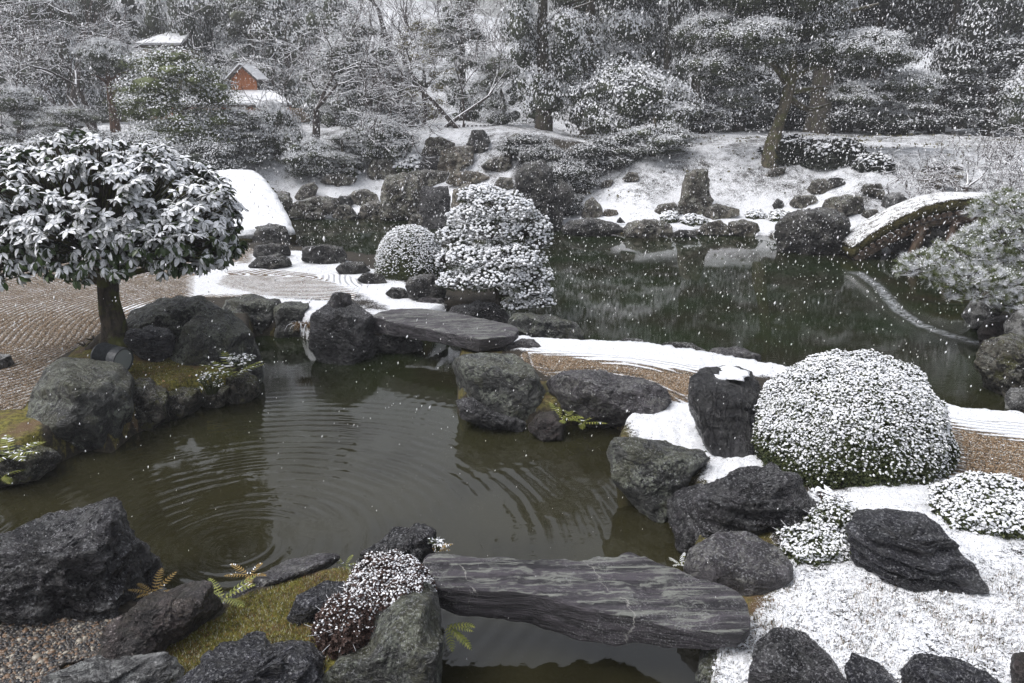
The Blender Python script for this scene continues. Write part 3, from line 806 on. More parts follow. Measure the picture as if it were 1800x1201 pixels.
RK = [
 # ---- bottom left corner
 ([(-60,960),(0,935),(30,928),(90,905),(150,898),(192,892),(204,900),(206,932),(245,972),(250,990),(266,1012),(264,1045),(235,1077),(210,1080),(150,1100),(90,1100),(0,1078),(-60,1060)], 'huge craggy black boulder at the pond edge in the lower left corner', 'rock_black', dict(z=.25, am=.085, lv=6, strata=.02, flat=.6)),
 ([(180,1150),(203,1088),(250,1062),(290,1045),(335,1035),(362,1042),(383,1085),(335,1112),(290,1125),(265,1142),(215,1162)], 'low lumpy brown rock between the pebbles and the moss, right of the huge black boulder', 'rock_brown', dict(z=.3, am=.10, lv=5, dp=.8)),
 ([(68,1215),(98,1172),(150,1160),(192,1157),(240,1164),(282,1168),(312,1200),(310,1250),(70,1250)], 'pale grey streaked rock at the bottom edge beside the pebbles', 'rock_pale', dict(z=.3, am=.06, strata=.03, lv=5)),
 ([(312,1195),(370,1142),(440,1126),(462,1128),(470,1144),(535,1141),(560,1172),(572,1250),(315,1250)], 'black layered rock at the bottom edge in front of the moss', 'rock_slate', dict(z=.3, strata=.045, lv=5)),
 ([(372,1068),(400,1040),(440,1018),(500,990),(560,980),(600,984),(592,998),(540,1020),(500,1038),(440,1055),(388,1074)], 'long flat dark rock lining the shore beside the yellow moss', 'rock_purple', dict(z=.12, flat=.35, am=.05, dp=1.2)),
 ([(508,1082),(525,1045),(572,1024),(606,1028),(622,1040),(600,1062),(592,1090),(558,1102),(520,1092)], 'smooth blue-black slate lump lying in the yellow moss', 'rock_slate', dict(z=.3, am=.045, flat=.4)),
 ([(620,1012),(640,972),(690,935),(718,932),(733,920),(750,928),(766,945),(766,968),(742,1002),(690,1030),(640,1040)], 'black jagged rock rising behind the left end of the foreground slab bridge', 'rock_black', dict(z=.1, am=.07, strata=.03)),
 ([(540,1201),(600,1135),(650,1085),(705,1035),(740,1028),(772,1045),(776,1090),(772,1201),(770,1290),(540,1290)], 'large brown rock with green moss carrying the left end of the foreground slab bridge', 'rock_lichen', dict(z=.0, am=.05, lv=5, flat=.7, bury=.05)),
 # ---- bottom right
 ([(1205,1005),(1216,972),(1262,940),(1312,935),(1360,957),(1386,985),(1386,1012),(1345,1042),(1320,1066),(1250,1070),(1212,1045)], 'flat-topped purple-grey boulder behind the right end of the foreground slab bridge', 'rock_purple', dict(z=.12, flat=.42, am=.03, lv=5)),
 ([(1178,885),(1192,870),(1272,850),(1300,830),(1345,821),(1396,838),(1412,870),(1436,884),(1445,915),(1415,938),(1335,945),(1250,970),(1208,968),(1186,925)], 'long jagged black rock in front of the big snowy azalea mound', 'rock_black', dict(z=.1, am=.08, lv=6, strata=.035)),
 ([(1500,945),(1518,908),(1572,902),(1620,906),(1646,926),(1676,962),(1712,1008),(1706,1022),(1652,1034),(1600,1028),(1560,1018),(1512,1002)], 'dark stepped rock with horizontal layers standing alone in the snowy grass', 'rock_slate', dict(am=.05, lv=5, strata=.06, flat=.5)),
 ([(1225,1215),(1236,1142),(1270,1128),(1312,1134),(1328,1165),(1334,1260),(1228,1260)], 'wet dark rock under the right end of the foreground slab bridge', 'rock_lichen', dict(z=.0, am=.06)),
 ([(1325,1215),(1330,1150),(1360,1115),(1410,1112),(1442,1140),(1482,1190),(1490,1260),(1325,1260)], 'rounded dark rock at the bottom edge right of the foreground slab bridge', 'rock_black', dict(z=.15, am=.06, lv=5)),
 ([(1595,1190),(1622,1166),(1680,1164),(1772,1195),(1790,1250),(1598,1250)], 'low streaked slate rock at the bottom edge in the snowy grass', 'rock_slate', dict(strata=.04, z=.3)),
 ([(1490,1185),(1500,1156),(1535,1165),(1562,1182),(1590,1215),(1500,1230)], 'thin sliver of dark rock showing through the grass at the bottom edge', 'rock_slate', dict(z=.32, flat=.3)),
 ([(1780,1180),(1786,1155),(1815,1150),(1840,1190),(1835,1225),(1785,1215)], 'small brown rock cut by the right frame edge in the bottom corner', 'rock_brown', dict(z=.32)),
 ([(1390,945),(1408,930),(1440,930),(1452,945),(1450,968),(1410,975),(1392,965)], 'small grey-green rock tucked between the jagged black rock and the snowy heath', 'rock_mossy', dict(z=.2)),
 ([(1210,690),(1213,662),(1238,645),(1290,640),(1322,655),(1335,680),(1336,715),(1342,760),(1345,800),(1312,808),(1255,790),(1228,750),(1214,720)], 'tall glossy black standing stone with a cap of snow left of the big azalea mound', 'rock_gloss', dict(am=.03, lv=5, z=.25, flat=.5, strata=.012)),
 ([(1318,742),(1335,705),(1352,700),(1372,720),(1372,770),(1350,812),(1322,800)], 'dark sloping stone wedged between the tall black stone and the azalea mound', 'rock_slate', dict(z=.25, am=.03)),
 ([(1070,800),(1080,772),(1122,773),(1180,785),(1236,790),(1243,810),(1224,835),(1198,880),(1162,908),(1130,893),(1085,850)], 'dark lichen-speckled rock at the water below the snowy point', 'rock_lichen', dict(z=.0, am=.06, lv=5, flat=.5)),
 # ---- middle of the pond
 ([(796,645),(803,630),(845,620),(905,624),(935,645),(958,690),(963,718),(932,742),(880,738),(830,712),(806,682)], 'big upright dark boulder with pale lichen patches in the middle of the pond edge', 'rock_lichen', dict(z=.0, am=.04, lv=5, flat=.52)),
 ([(803,705),(830,698),(862,722),(925,742),(915,760),(860,752),(815,736)], 'low wet black ledge at the foot of the big lichen-patched boulder', 'rock_black', dict(z=.0)),
 ([(838,618),(862,600),(890,598),(912,606),(905,622),(880,632),(850,630)], 'low flat rock at the right end of the middle slab bridge, nearer of two', 'rock_purple', dict(z=.15)),
 ([(900,605),(918,596),(938,597),(951,610),(945,622),(915,626),(900,618)], 'small lump of rock in the snow strip right of the middle slab bridge', 'rock_purple', dict(z=.2)),
 ([(962,672),(985,655),(1018,652),(1050,656),(1085,660),(1130,670),(1166,682),(1180,706),(1172,722),(1112,752),(1050,752),(1002,724),(968,692)], 'long broken purple-brown rock with small ferns below the strip of brown gravel', 'rock_purple', dict(z=.05, am=.08, lv=5, flat=.45)),
 ([(929,748),(950,726),(975,724),(993,746),(986,770),(957,775),(936,762)], 'small reddish-grey rock at the water between the two larger dark rocks', 'rock_brown', dict(z=.0)),
 ([(1088,768),(1100,749),(1116,745),(1121,766),(1096,777)], 'small round dark rock at the left tip of the snowy point', 'rock_brown', dict(z=.05)),
 ([(547,612),(550,556),(578,530),(598,515),(617,528),(640,545),(656,562),(662,602),(652,627),(604,638),(564,630)], 'angular black boulder holding up the left end of the middle slab bridge', 'rock_black', dict(z=.0, am=.05, lv=5)),
 ([(579,530),(585,516),(600,513),(617,518),(618,535),(600,541),(582,540)], 'small grey block of stone perched on the angular black boulder', 'rock_purple', dict(z=.75, am=.03, bury=.02)),
 ([(655,592),(690,588),(742,600),(742,616),(700,622),(658,618)], 'dark wet rock in the shadow under the middle slab bridge', 'rock_black', dict(z=.0)),
 ([(893,572),(905,550),(960,555),(1010,566),(1026,590),(1015,602),(960,602),(912,586)], 'long dark rock at the back shore behind the right end of the middle slab bridge', 'rock_lichen', dict(z=.0)),
 ([(394,548),(402,530),(442,520),(490,527),(493,560),(482,588),(425,590),(398,572)], 'broad dark shore rock behind the mossy boulders, below the raked snow', 'rock_lichen', dict(z=.0, flat=.6)),
 ([(484,542),(500,530),(540,534),(547,562),(524,592),(488,592)], 'squarish dark shore rock beside the drooping snowy grass', 'rock_lichen', dict(z=.0, flat=.6)),
 ([(234,575),(242,548),(292,525),(350,520),(382,540),(402,562),(372,602),(302,602)], 'broad dark rock behind the hero mossy boulder, right of the tree trunk'.replace('hero mossy', 'tall mossy'), 'rock_lichen', dict(z=.3, lv=5)),
 ([(305,625),(328,575),(358,546),(402,545),(440,588),(453,622),(456,664),(440,692),(388,665),(318,648)], 'tall mossy boulder with lichen beside the water right of the tree', 'rock_lichen', dict(z=.0, lv=5, am=.045)),
 ([(224,602),(230,578),(268,575),(292,578),(302,592),(298,625),(272,632),(238,620)], 'smooth blue-grey slate boulder right against the tree trunk', 'rock_slate', dict(z=.38, flat=.4)),
 ([(54,765),(68,690),(90,642),(112,628),(160,630),(206,640),(226,670),(232,722),(216,772),(190,797),(148,793),(62,778)], 'big square-cut mossy grey boulder in front of the garden lamp', 'rock_lichen', dict(z=.0, lv=5, am=.035, flat=.6)),
 ([(222,755),(228,672),(262,664),(285,680),(296,705),(292,738),(262,752)], 'mossy bank stone just right of the big square-cut boulder', 'rock_mossy', dict(z=.0)),
 ([(290,735),(292,690),(318,682),(346,684),(358,706),(340,722),(312,736)], 'pale lichened bank stone at the water between mossy stones', 'rock_mossy', dict(z=.0)),
 ([(352,712),(358,688),(380,672),(402,680),(410,705),(380,716)], 'low mossy bank stone under the snow-tipped leafy plant', 'rock_mossy', dict(z=.0)),
 ([(400,700),(402,665),(430,652),(450,665),(456,690),(440,704),(415,708)], 'brown mossy bank stone at the corner under the snowy ferns', 'rock_mossy', dict(z=.0)),
 ([(-20,855),(-10,795),(40,782),(80,792),(98,808),(85,828),(42,848)], 'low grey rock in the water at the left frame edge', 'rock_mossy', dict(z=.0)),
 ([(-30,765),(-15,738),(30,734),(50,745),(52,765),(10,775)], 'small flat wet stone at the left frame edge behind the bright fern', 'rock_grey', dict(z=.1, flat=.4)),
 ([(-25,640),(-10,622),(12,624),(21,638),(8,648),(-15,650)], 'lone small round stone lying on the raked gravel at the left frame edge', 'rock_grey', dict(z=.32)),
 # ---- back island
 ([(447,450),(450,433),(478,429),(505,431),(509,446),(500,456),(455,456)], 'squat dark block of stone at the foot of the white earth bridge', 'rock_fardark', dict(z=.3, flat=.5)),
 ([(438,470),(455,453),(490,446),(508,454),(511,466),(482,474),(446,474)], 'oval dark stone in the snow just below the squat block', 'rock_fardark', dict(z=.3)),
 ([(531,458),(535,436),(565,432),(600,434),(609,450),(605,463),(572,466),(540,461)], 'long dark boulder in snow at the back water edge left of the clipped round bush', 'rock_fardark', dict(z=.3)),
 ([(591,473),(604,462),(638,460),(651,476),(622,484),(597,481)], 'flat dark stone in the snow left of the clipped round bush, upper of two', 'rock_fardark', dict(z=.3, flat=.4)),
 ([(629,493),(640,481),(670,482),(680,498),(645,501)], 'small dark stone in the snow at the foot of the clipped round bush', 'rock_fardark', dict(z=.3)),
 ([(677,517),(690,505),(712,508),(721,523),(695,528)], 'little dark stone alone in the snow above the middle slab bridge', 'rock_fardark', dict(z=.3)),
 ([(714,505),(722,488),(760,482),(785,500),(780,522),(752,532),(720,522)], 'dark rock under the left branches of the snow-laden pine', 'rock_fardark', dict(z=.3)),
 ([(732,533),(742,522),(775,524),(794,545),(770,548),(738,542)], 'flat rock where the middle slab bridge meets the pine', 'rock_purple', dict(z=.2, flat=.4)),
 ([(1728,640),(1742,600),(1775,590),(1840,600),(1850,700),(1780,700),(1740,680)], 'big dark mossy bank rock under the pine at the right frame edge', 'rock_mossy', dict(z=.0, lv=5)),
 ([(1562,446),(1580,408),(1640,386),(1720,384),(1765,415),(1760,452),(1600,456)], 'dark bank rock in the shadow underneath the wooden bridge', 'rock_fardark', dict(z=.0, lv=4)),
 ([(782,566),(795,540),(835,532),(870,534),(892,548),(896,572),(850,582),(800,580)], 'dark wet rock in the shadow at the foot of the tiered pine', 'rock_black', dict(z=.0, lv=4)),
 ([(1084,602),(1100,594),(1128,597),(1139,609),(1092,612)], 'low dark stone at the far rim of the snow strip, leftmost of three', 'rock_fardark', dict(z=.05)),
 ([(1156,612),(1170,602),(1213,603),(1240,616),(1238,628),(1175,622)], 'low dark stone at the far rim of the snow strip, middle of three', 'rock_fardark', dict(z=.05)),
 ([(1243,628),(1256,612),(1300,611),(1333,624),(1330,646),(1290,646),(1250,641)], 'flat broad stone at the far rim of the snow strip, rightmost of three', 'rock_purple', dict(z=.05, flat=.4)),
 ([(1774,695),(1782,684),(1830,680),(1840,725),(1776,724)], 'brown-faced rock at the water by the right frame edge', 'rock_grey', dict(z=.0)),
 ([(1773,570),(1795,545),(1840,545),(1850,615),(1800,622),(1778,598)], 'round pale grey boulder under the pine at the right frame edge', 'rock_grey', dict(z=.2)),
 ([(1724,588),(1735,562),(1765,556),(1785,580),(1776,612),(1732,614)], 'rusty brown mossy rock at the water under the right-hand pine', 'rock_brown', dict(z=.0)),
 ([(1766,642),(1785,618),(1840,622),(1840,668),(1775,664)], 'dark mossy rock at the water below the pale grey boulder', 'rock_mossy', dict(z=.0)),
 ([(1698,552),(1712,530),(1755,525),(1785,545),(1770,570),(1715,574)], 'dark rock with a little snow under the pine branches at the right bank', 'rock_grey', dict(z=.1)),
 # ---- far shore, right
 ([(1368,412),(1372,390),(1388,374),(1425,367),(1460,370),(1478,380),(1488,400),(1482,440),(1450,448),(1375,440)], 'large round black boulder at the far water edge left of the wooden bridge', 'rock_fardark', dict(z=.0, lv=5)),
 ([(1484,442),(1490,415),(1512,410),(1540,425),(1546,446),(1510,450)], 'brown mossy rock between the round black boulder and the wooden bridge', 'rock_far', dict(z=.0)),
 ([(1096,402),(1104,390),(1135,387),(1168,390),(1181,400),(1180,413),(1150,417),(1104,414)], 'long flat-topped rock at the far snowy beach edge', 'rock_far', dict(z=.0, flat=.5)),
 ([(1226,408),(1238,393),(1266,389),(1281,400),(1280,413),(1236,414)], 'rounded rock at the far beach edge, left of a touching pair', 'rock_far', dict(z=.0)),
 ([(1279,404),(1283,390),(1308,387),(1330,394),(1333,406),(1322,415),(1284,413)], 'square rock with a snow line on its back edge at the far beach', 'rock_far', dict(z=.0)),
 ([(1181,410),(1195,404),(1222,406),(1224,416),(1185,418)], 'low dark stone filling the gap in the far beach edge', 'rock_fardark', dict(z=.0)),
 ([(1022,377),(1030,354),(1042,347),(1054,360),(1061,378),(1046,383),(1026,382)], 'pointed grey stone standing at the left end of the far snowy beach', 'rock_far', dict(z=.2, flat=.8)),
 ([(1060,380),(1062,368),(1084,370),(1088,379),(1066,383)], 'low tan stone just right of the pointed grey stone', 'rock_fartan', dict(z=.2)),
 ([(1082,391),(1090,382),(1099,392)], 'tiny dark stone poking out of the snow on the far beach', 'rock_fardark', dict(z=.2)),
 ([(1194,372),(1198,345),(1205,306),(1225,299),(1243,302),(1245,340),(1251,352),(1242,372),(1225,380),(1200,377)], 'tall pale standing stone in the middle of the far snowy slope', 'rock_far', dict(flat=.75, lv=5)),
 ([(1234,381),(1240,363),(1260,359),(1298,370),(1298,380),(1260,384)], 'low stepped stone at the foot of the tall standing stone', 'rock_far', {}),
 ([(1150,372),(1158,360),(1185,358),(1198,372),(1190,380),(1160,379)], 'snow-capped low rock left of the tall standing stone', 'rock_far', {}),
 ([(1093,315),(1105,303),(1121,305),(1122,316),(1109,322)], 'round brown stone high on the left part of the far slope', 'rock_far', {}),
 ([(1054,329),(1060,318),(1079,317),(1074,327),(1060,331)], 'small flat stone at the left rim of the far slope', 'rock_far', {}),
 ([(1345,309),(1355,297),(1382,295),(1378,306),(1355,311)], 'mossy hump of stone below the big leaning tree', 'rock_far', {}),
 ([(1421,331),(1430,317),(1450,315),(1461,330),(1446,342),(1428,341)], 'grey stone on the slope above the round black boulder', 'rock_far', {}),
 ([(1450,322),(1460,313),(1480,315),(1487,326),(1464,332)], 'dark flat stone touching the grey stone on its right', 'rock_fardark', {}),
 ([(1515,335),(1520,324),(1546,324),(1553,341),(1547,351),(1530,345)], 'grey stone on the slope, upper of a pair left of the bridge', 'rock_far', {}),
 ([(1551,362),(1556,342),(1580,339),(1598,358),(1586,374),(1564,371)], 'round grey stone on the slope, lower of a pair left of the bridge', 'rock_grey', {}),
 ([(1446,372),(1454,350),(1482,344),(1513,348),(1516,380),(1482,385),(1455,380)], 'large pale lichened rock behind the round black boulder', 'rock_far', dict(lv=4)),
 ([(1389,356),(1400,344),(1430,345),(1437,356),(1415,365),(1393,364)], 'low brown rock left of the large pale rock', 'rock_far', {}),
 ([(1514,378),(1522,370),(1540,369),(1547,378),(1540,387),(1520,386)], 'small grey rock at the right foot of the large pale rock', 'rock_far', {}),
 ([(1358,360),(1366,350),(1378,356),(1376,366),(1362,367)], 'small dark stump-like stone on the far slope', 'rock_fardark', {}),
 ([(1600,328),(1618,312),(1660,308),(1690,314),(1672,326),(1620,333)], 'long brown rock behind the bare maple twigs', 'rock_fartan', {}),
 ([(1605,304),(1625,294),(1680,294),(1690,304),(1640,310)], 'low dark bank rock above the long brown rock', 'rock_fardark', {}),
 ([(985,405),(1000,388),(1040,384),(1085,394),(1098,408),(1060,415),(1000,412)], 'dark shore rock at the left end of the far beach', 'rock_fardark', dict(z=.0)),
 ([(985,375),(990,362),(1000,360),(1006,374),(998,381)], 'small dark stone beside the pointed grey stone', 'rock_fardark', dict(z=.2)),
 # ---- far shore, middle rockery
 ([(902,385),(908,310),(922,288),(950,284),(968,300),(972,345),(962,400),(925,408)], 'tall dark cliff stone right of the snowy rockery', 'rock_fardark', dict(z=.0, lv=5, flat=.8)),
 ([(960,402),(966,345),(985,318),(1005,330),(1010,350),(990,372),(985,405)], 'dark stone leaning against the tall cliff stone', 'rock_fardark', dict(z=.0)),
 ([(738,402),(741,340),(745,330),(786,328),(790,345),(791,402)], 'black pillar-like standing stone rising from the far water', 'rock_black', dict(z=.0, flat=.8)),
 ([(670,385),(672,340),(682,312),(710,306),(735,312),(741,345),(738,388)], 'large grey-green standing rock at the far water left of the black pillar', 'rock_far', dict(z=.0, lv=5, flat=.75)),
 ([(768,296),(778,268),(800,260),(832,257),(836,290),(800,300),(774,301)], 'big tan square rock high in the rockery', 'rock_fartan', dict(lv=4, flat=.6)),
 ([(888,278),(892,243),(908,236),(925,242),(932,280)], 'upright grey stone above the snow field of the rockery', 'rock_far', dict(flat=.8)),
 ([(845,292),(870,277),(895,278),(900,291),(886,304),(852,299)], 'dark oval stone lying in the snow field of the rockery', 'rock_far', {}),
 ([(712,320),(720,303),(755,299),(790,302),(788,324),(740,328)], 'wide low mossy rock under the snow line, left of the rockery ledges', 'rock_far', {}),
 ([(784,322),(795,303),(840,302),(862,312),(846,323),(800,327)], 'wide low brown ledge rock in the middle of the rockery', 'rock_fartan', {}),
 ([(742,272),(752,246),(775,243),(800,252),(792,272),(752,278)], 'mossy upper rock behind the tan square rock', 'rock_far', {}),
 ([(733,296),(745,277),(768,275),(772,298),(742,302)], 'small black rock left of the tan square rock', 'rock_black', {}),
 ([(868,326),(878,312),(900,314),(903,330),(878,336)], 'round mossy stone in the lower rockery snow', 'rock_far', {}),
 ([(792,375),(798,335),(820,325),(840,338),(842,375)], 'reddish-brown rock between the black pillar and the pine top', 'rock_fartan', dict(z=.1)),
 ([(832,345),(845,330),(880,333),(902,350),(900,385),(840,385)], 'grey rock behind the top of the snow-laden pine', 'rock_far', dict(z=.1)),
 ([(820,255),(830,232),(850,230),(862,250),(850,268),(828,268)], 'dark rock under the little tiled wall at the head of the rockery', 'rock_fardark', {}),
 ([(646,306),(655,280),(690,278),(700,300),(690,312),(655,314)], 'dark brown rock under the white-topped shrub left of the rockery', 'rock_far', {}),
 ([(716,398),(724,378),(742,376),(746,396),(730,402)], 'snow-capped little stone at the foot of the black pillar', 'rock_far', dict(z=.0)),
 # ---- far shore, left
 ([(463,378),(466,350),(482,337),(508,340),(516,372),(500,384)], 'grey mossy rock right beside the white earth bridge', 'rock_far', dict(z=.0)),
 ([(518,348),(532,328),(550,320),(558,330),(552,344),(530,354)], 'pointed dark stone in the snow of the far left bank', 'rock_far', {}),
 ([(508,382),(520,358),(560,344),(592,348),(602,376),(560,384)], 'broad mossy rock at the water of the far left bank', 'rock_far', dict(z=.0)),
 ([(588,360),(598,345),(616,346),(622,358),(604,366)], 'small angular stone behind the broad mossy rock', 'rock_fardark', {}),
 ([(584,382),(596,362),(616,362),(630,382),(606,386)], 'brown stone at the water right of the broad mossy rock', 'rock_far', dict(z=.0)),
 ([(608,352),(622,337),(644,334),(662,342),(664,356),(630,360)], 'flat grey stone in the snow left of the standing rock', 'rock_far', {}),
 ([(628,384),(636,362),(660,352),(676,358),(678,384)], 'mossy brown stone touching the left side of the standing rock', 'rock_far', dict(z=.0)),
 ([(535,384),(544,374),(562,373),(572,382),(552,387)], 'flat stone with a thick snow cap in the water by the far left bank', 'rock_far', dict(z=.0, flat=.4)),
 ([(563,322),(574,308),(600,306),(626,312),(622,324),(590,328)], 'dark hump of rock under the low snowy shrub on the far left bank', 'rock_far', {}),
 ([(446,432),(452,402),(475,394),(500,398),(508,418),(506,434),(470,440)], 'dark block under the near end of the white earth bridge', 'rock_fardark', dict(z=.1, flat=.6)),
]
for poly, lab, mat, kw in RK:
    rock(poly, lab, mat, **kw)

# snow cap on the tall black stone
def snow_cap(poly, z, label, th=.03):
    w_ = W(poly, z); c = w_.mean(0)
    n = 48; g = Geo()
    cx, cy, R = star([(p[0] * 100, p[1] * 100) for p in w_]); cx, cy, R = cx / 100, cy / 100, R / 100
    rings = [(1.0, -.012), (.97, th * .55), (.85, th), (.6, th * 1.25), (.3, th * 1.3)]
    V = []
    for k, hh in rings:
        a = np.arange(n) * 2 * math.pi / n
        r = np.interp(a, np.arange(360) * math.pi / 180, R) * k * (1 + .10 * np.sin(a * 5 + 1) + .07 * np.sin(a * 11) + .05 * np.sin(a * 19 + 2))
        V.append(np.stack([r * np.cos(a), r * np.sin(a), hh + .008 * np.sin(a * 5 + k * 9)], 1))
    V.append(np.array([[0, 0, th * 1.3]])); v = np.concatenate(V); F_ = []
    for j in range(len(rings) - 1):
        k = np.arange(n); F_.append(np.stack([j * n + k, j * n + (k + 1) % n, (j + 1) * n + (k + 1) % n, (j + 1) * n + k], 1))
    k = np.arange(n); j = len(rings) - 1
    tri = np.stack([j * n + k, j * n + (k + 1) % n, np.full(n, (j + 1) * n)], 1)
    me = mesh_np('snow_patch', v, [np.concatenate(F_), tri], [M['snow']], None, True)
    return tag(obj('snow_patch', me, None, (cx, cy, z)), label, 'snow patch')
from mathutils.bvhtree import BVHTree
def top_z(o, u, v):
    me = o.data; bv = BVHTree.FromPolygons([tuple(x.co + o.location) for x in me.vertices], [tuple(p.vertices) for p in me.polygons])
    h_ = bv.ray_cast(Vector(CAMP), Vector(ray(u, v)).normalized())[0]
    return h_.z if h_ else .7
tall = [o for o in COL.objects if str(o.get('label', '')).startswith('tall glossy black')][0]
snow_cap([(1236, 652), (1262, 644), (1298, 646), (1320, 659), (1300, 667), (1258, 665)], top_z(tall, 1275, 656) + .004, 'thin white cap of snow on top of the tall glossy black stone', .009)

# ------------------------------------------------------------------ stone slab bridges
def slab(st, zt_, label, xs=110, am=.028, inset=.04, drop=.03):
    """st: stations (backtop u,v, fronttop u,v, frontbottom v)"""
    R = []
    for (bu, bv, fu, fv, fb) in st:
        b_ = P(bu, bv, zt_); f_ = P(fu, fv, zt_ - drop)
        ry = ray(fu, fb); yy = f_[1] + inset
        bot = CAMP + ry * (yy / ry[1])
        R.append([b_, f_, np.array([f_[0], yy, bot[2]]), np.array([b_[0], b_[1] - .05, bot[2] + .01])])
    R = np.array(R)
    t = np.linspace(0, len(st) - 1, xs)
    Q = np.stack([[np.interp(t, np.arange(len(st)), R[:, k, c]) for c in range(3)] for k in range(4)], 0)  # 4,3,xs
    Q = Q.transpose(2, 0, 1)
    segs = [(0, 1, 22), (1, 2, 14), (2, 3, 10), (3, 0, 10)]
    ring = []
    for a, b_, n in segs:
        for i in range(n):
            k = i / n
            ring.append(Q[:, a] * (1 - k) + Q[:, b_] * k)
    V = np.stack(ring, 1)
    m = V.shape[1]
    cen = V.mean(1, keepdims=True)
    # round corners a little
    dl = V - cen
    endk = np.minimum(1, np.minimum(np.arange(xs), np.arange(xs)[::-1]) / 5.0) ** .5
    V = cen + dl * (0.55 + .45 * endk)[:, None, None]
    for _ in range(2): V = V * .5 + .25 * (np.roll(V, 1, 1) + np.roll(V, -1, 1))
    o = cen.mean(0)[0]; o[2] = V[..., 2].min()
    q = V - o
    nn = fbm(q * np.array([1.6, 9, 14]) + 5, 4, .6) * am + fbm(q * np.array([5, 5, 5]) + 31, 3, .5, True) * am * .8 + fbm(q * np.array([3, 40, 60]), 2) * am * .35
    dn = dl / (np.linalg.norm(dl, axis=2)[..., None] + 1e-6)
    up = np.array([0, 0, 1.0])
    vv = q + (dn * .4 + up * .6 * np.sign(dn[..., 2:3])) * nn[..., None]
    v = vv.reshape(-1, 3)
    f = []
    k = np.arange(m)
    for j in range(xs - 1):
        f.append(np.stack([j * m + k, (j + 1) * m + k, (j + 1) * m + (k + 1) % m, j * m + (k + 1) % m], 1))
    f = np.concatenate(f)
    c0, c1 = vv[0].mean(0), vv[-1].mean(0)
    v = np.vstack([v, c0, c1]); i0 = len(v) - 2
    tri = np.concatenate([np.stack([k, (k + 1) % m, np.full(m, i0)], 1), np.stack([(xs - 1) * m + (k + 1) % m, (xs - 1) * m + k, np.full(m, i0 + 1)], 1)])
    me = mesh_np('stone_slab_bridge', v, [tri, f], [M['slab']], None, True)
    try: me.set_sharp_from_angle(angle=math.radians(42))
    except Exception: pass
    return tag(obj('stone_slab_bridge', me, None, o), label, 'stone bridge', 'stone slab bridges')
slab([(738, 976, 752, 1030, 1062), (800, 979, 800, 1038, 1082), (870, 982, 870, 1042, 1088), (930, 985, 935, 1046, 1100), (1000, 984, 1000, 1062, 1122), (1080, 980, 1065, 1078, 1137), (1108, 972, 1130, 1090, 1132), (1160, 990, 1190, 1104, 1137), (1230, 1018, 1255, 1112, 1139), (1312, 1042, 1322, 1118, 1134)], .46,
     'long grey streaked stone slab with pale veins bridging the water in the foreground', 150)
slab([(652, 553, 656, 558, 585), (690, 543, 690, 566, 592), (740, 541, 745, 577, 600), (800, 549, 800, 587, 610), (860, 562, 842, 596, 620), (915, 574, 900, 592, 606)], .48,
     'grey stone slab bridge with a snow-dusted top between two rocks in mid pond', 90, .014)
# ------------------------------------------------------------------ tree with large snow-laden leaves (left)
rng = np.random.RandomState(11)
def large_leaf(seed, snow=True):
    """oval leaf pointing along +x from its stalk at the origin, cupped, drooping, with a pillow of snow on it"""
    g = Geo(); r = np.random.RandomState(seed)
    xs = np.array([0, .10, .32, .58, .82, 1.0]); wd = np.array([.015, .12, .225, .25, .16, .0]) * r.uniform(.92, 1.08)
    zz = -.30 * xs ** 2 + .05 * xs
    L = []
    for x, w_, z in zip(xs, wd, zz):
        L += [[x, -w_, z + w_ * .35], [x, 0, z], [x, w_, z + w_ * .35]]
    v = np.array(L); f = []
    for i in range(5):
        a = i * 3
        f += [[a, a + 3, a + 4, a + 1], [a + 1, a + 4, a + 5, a + 2]]
    g.add(v, np.array(f), 0)
    if snow:
        xs = np.linspace(.06, .97, 6); base = -.30 * xs ** 2 + .05 * xs
        wd = np.interp(xs, [0, .10, .32, .58, .82, 1.0], [.015, .12, .225, .25, .16, .03]) * r.uniform(.78, 1.0)
        th = np.array([.02, .06, .075, .08, .055, .01]) * r.uniform(.7, 1.25)
        L = []
        for x, w_, z, t in zip(xs, wd, base, th):
            L += [[x, -w_, z + w_ * .35 + .004], [x, -w_ * .5, z + w_ * .2 + t * .8], [x, w_ * .1, z + t + .01], [x, w_ * .6, z + w_ * .25 + t * .75], [x, w_, z + w_ * .35 + .004]]
        v = np.array(L); f = []
        for i in range(5):
            for k in range(4):
                a = i * 5 + k; f.append([a, a + 5, a + 6, a + 1])
        g.add(v, np.array(f), 1)
    return g
def leaf_template(seed, snow):
    g = large_leaf(seed, snow); v = np.concatenate(g.v)
    return v, np.concatenate(g.f), np.concatenate(g.m)
LT = [leaf_template(i, True) for i in range(3)] + [leaf_template(9, False)]

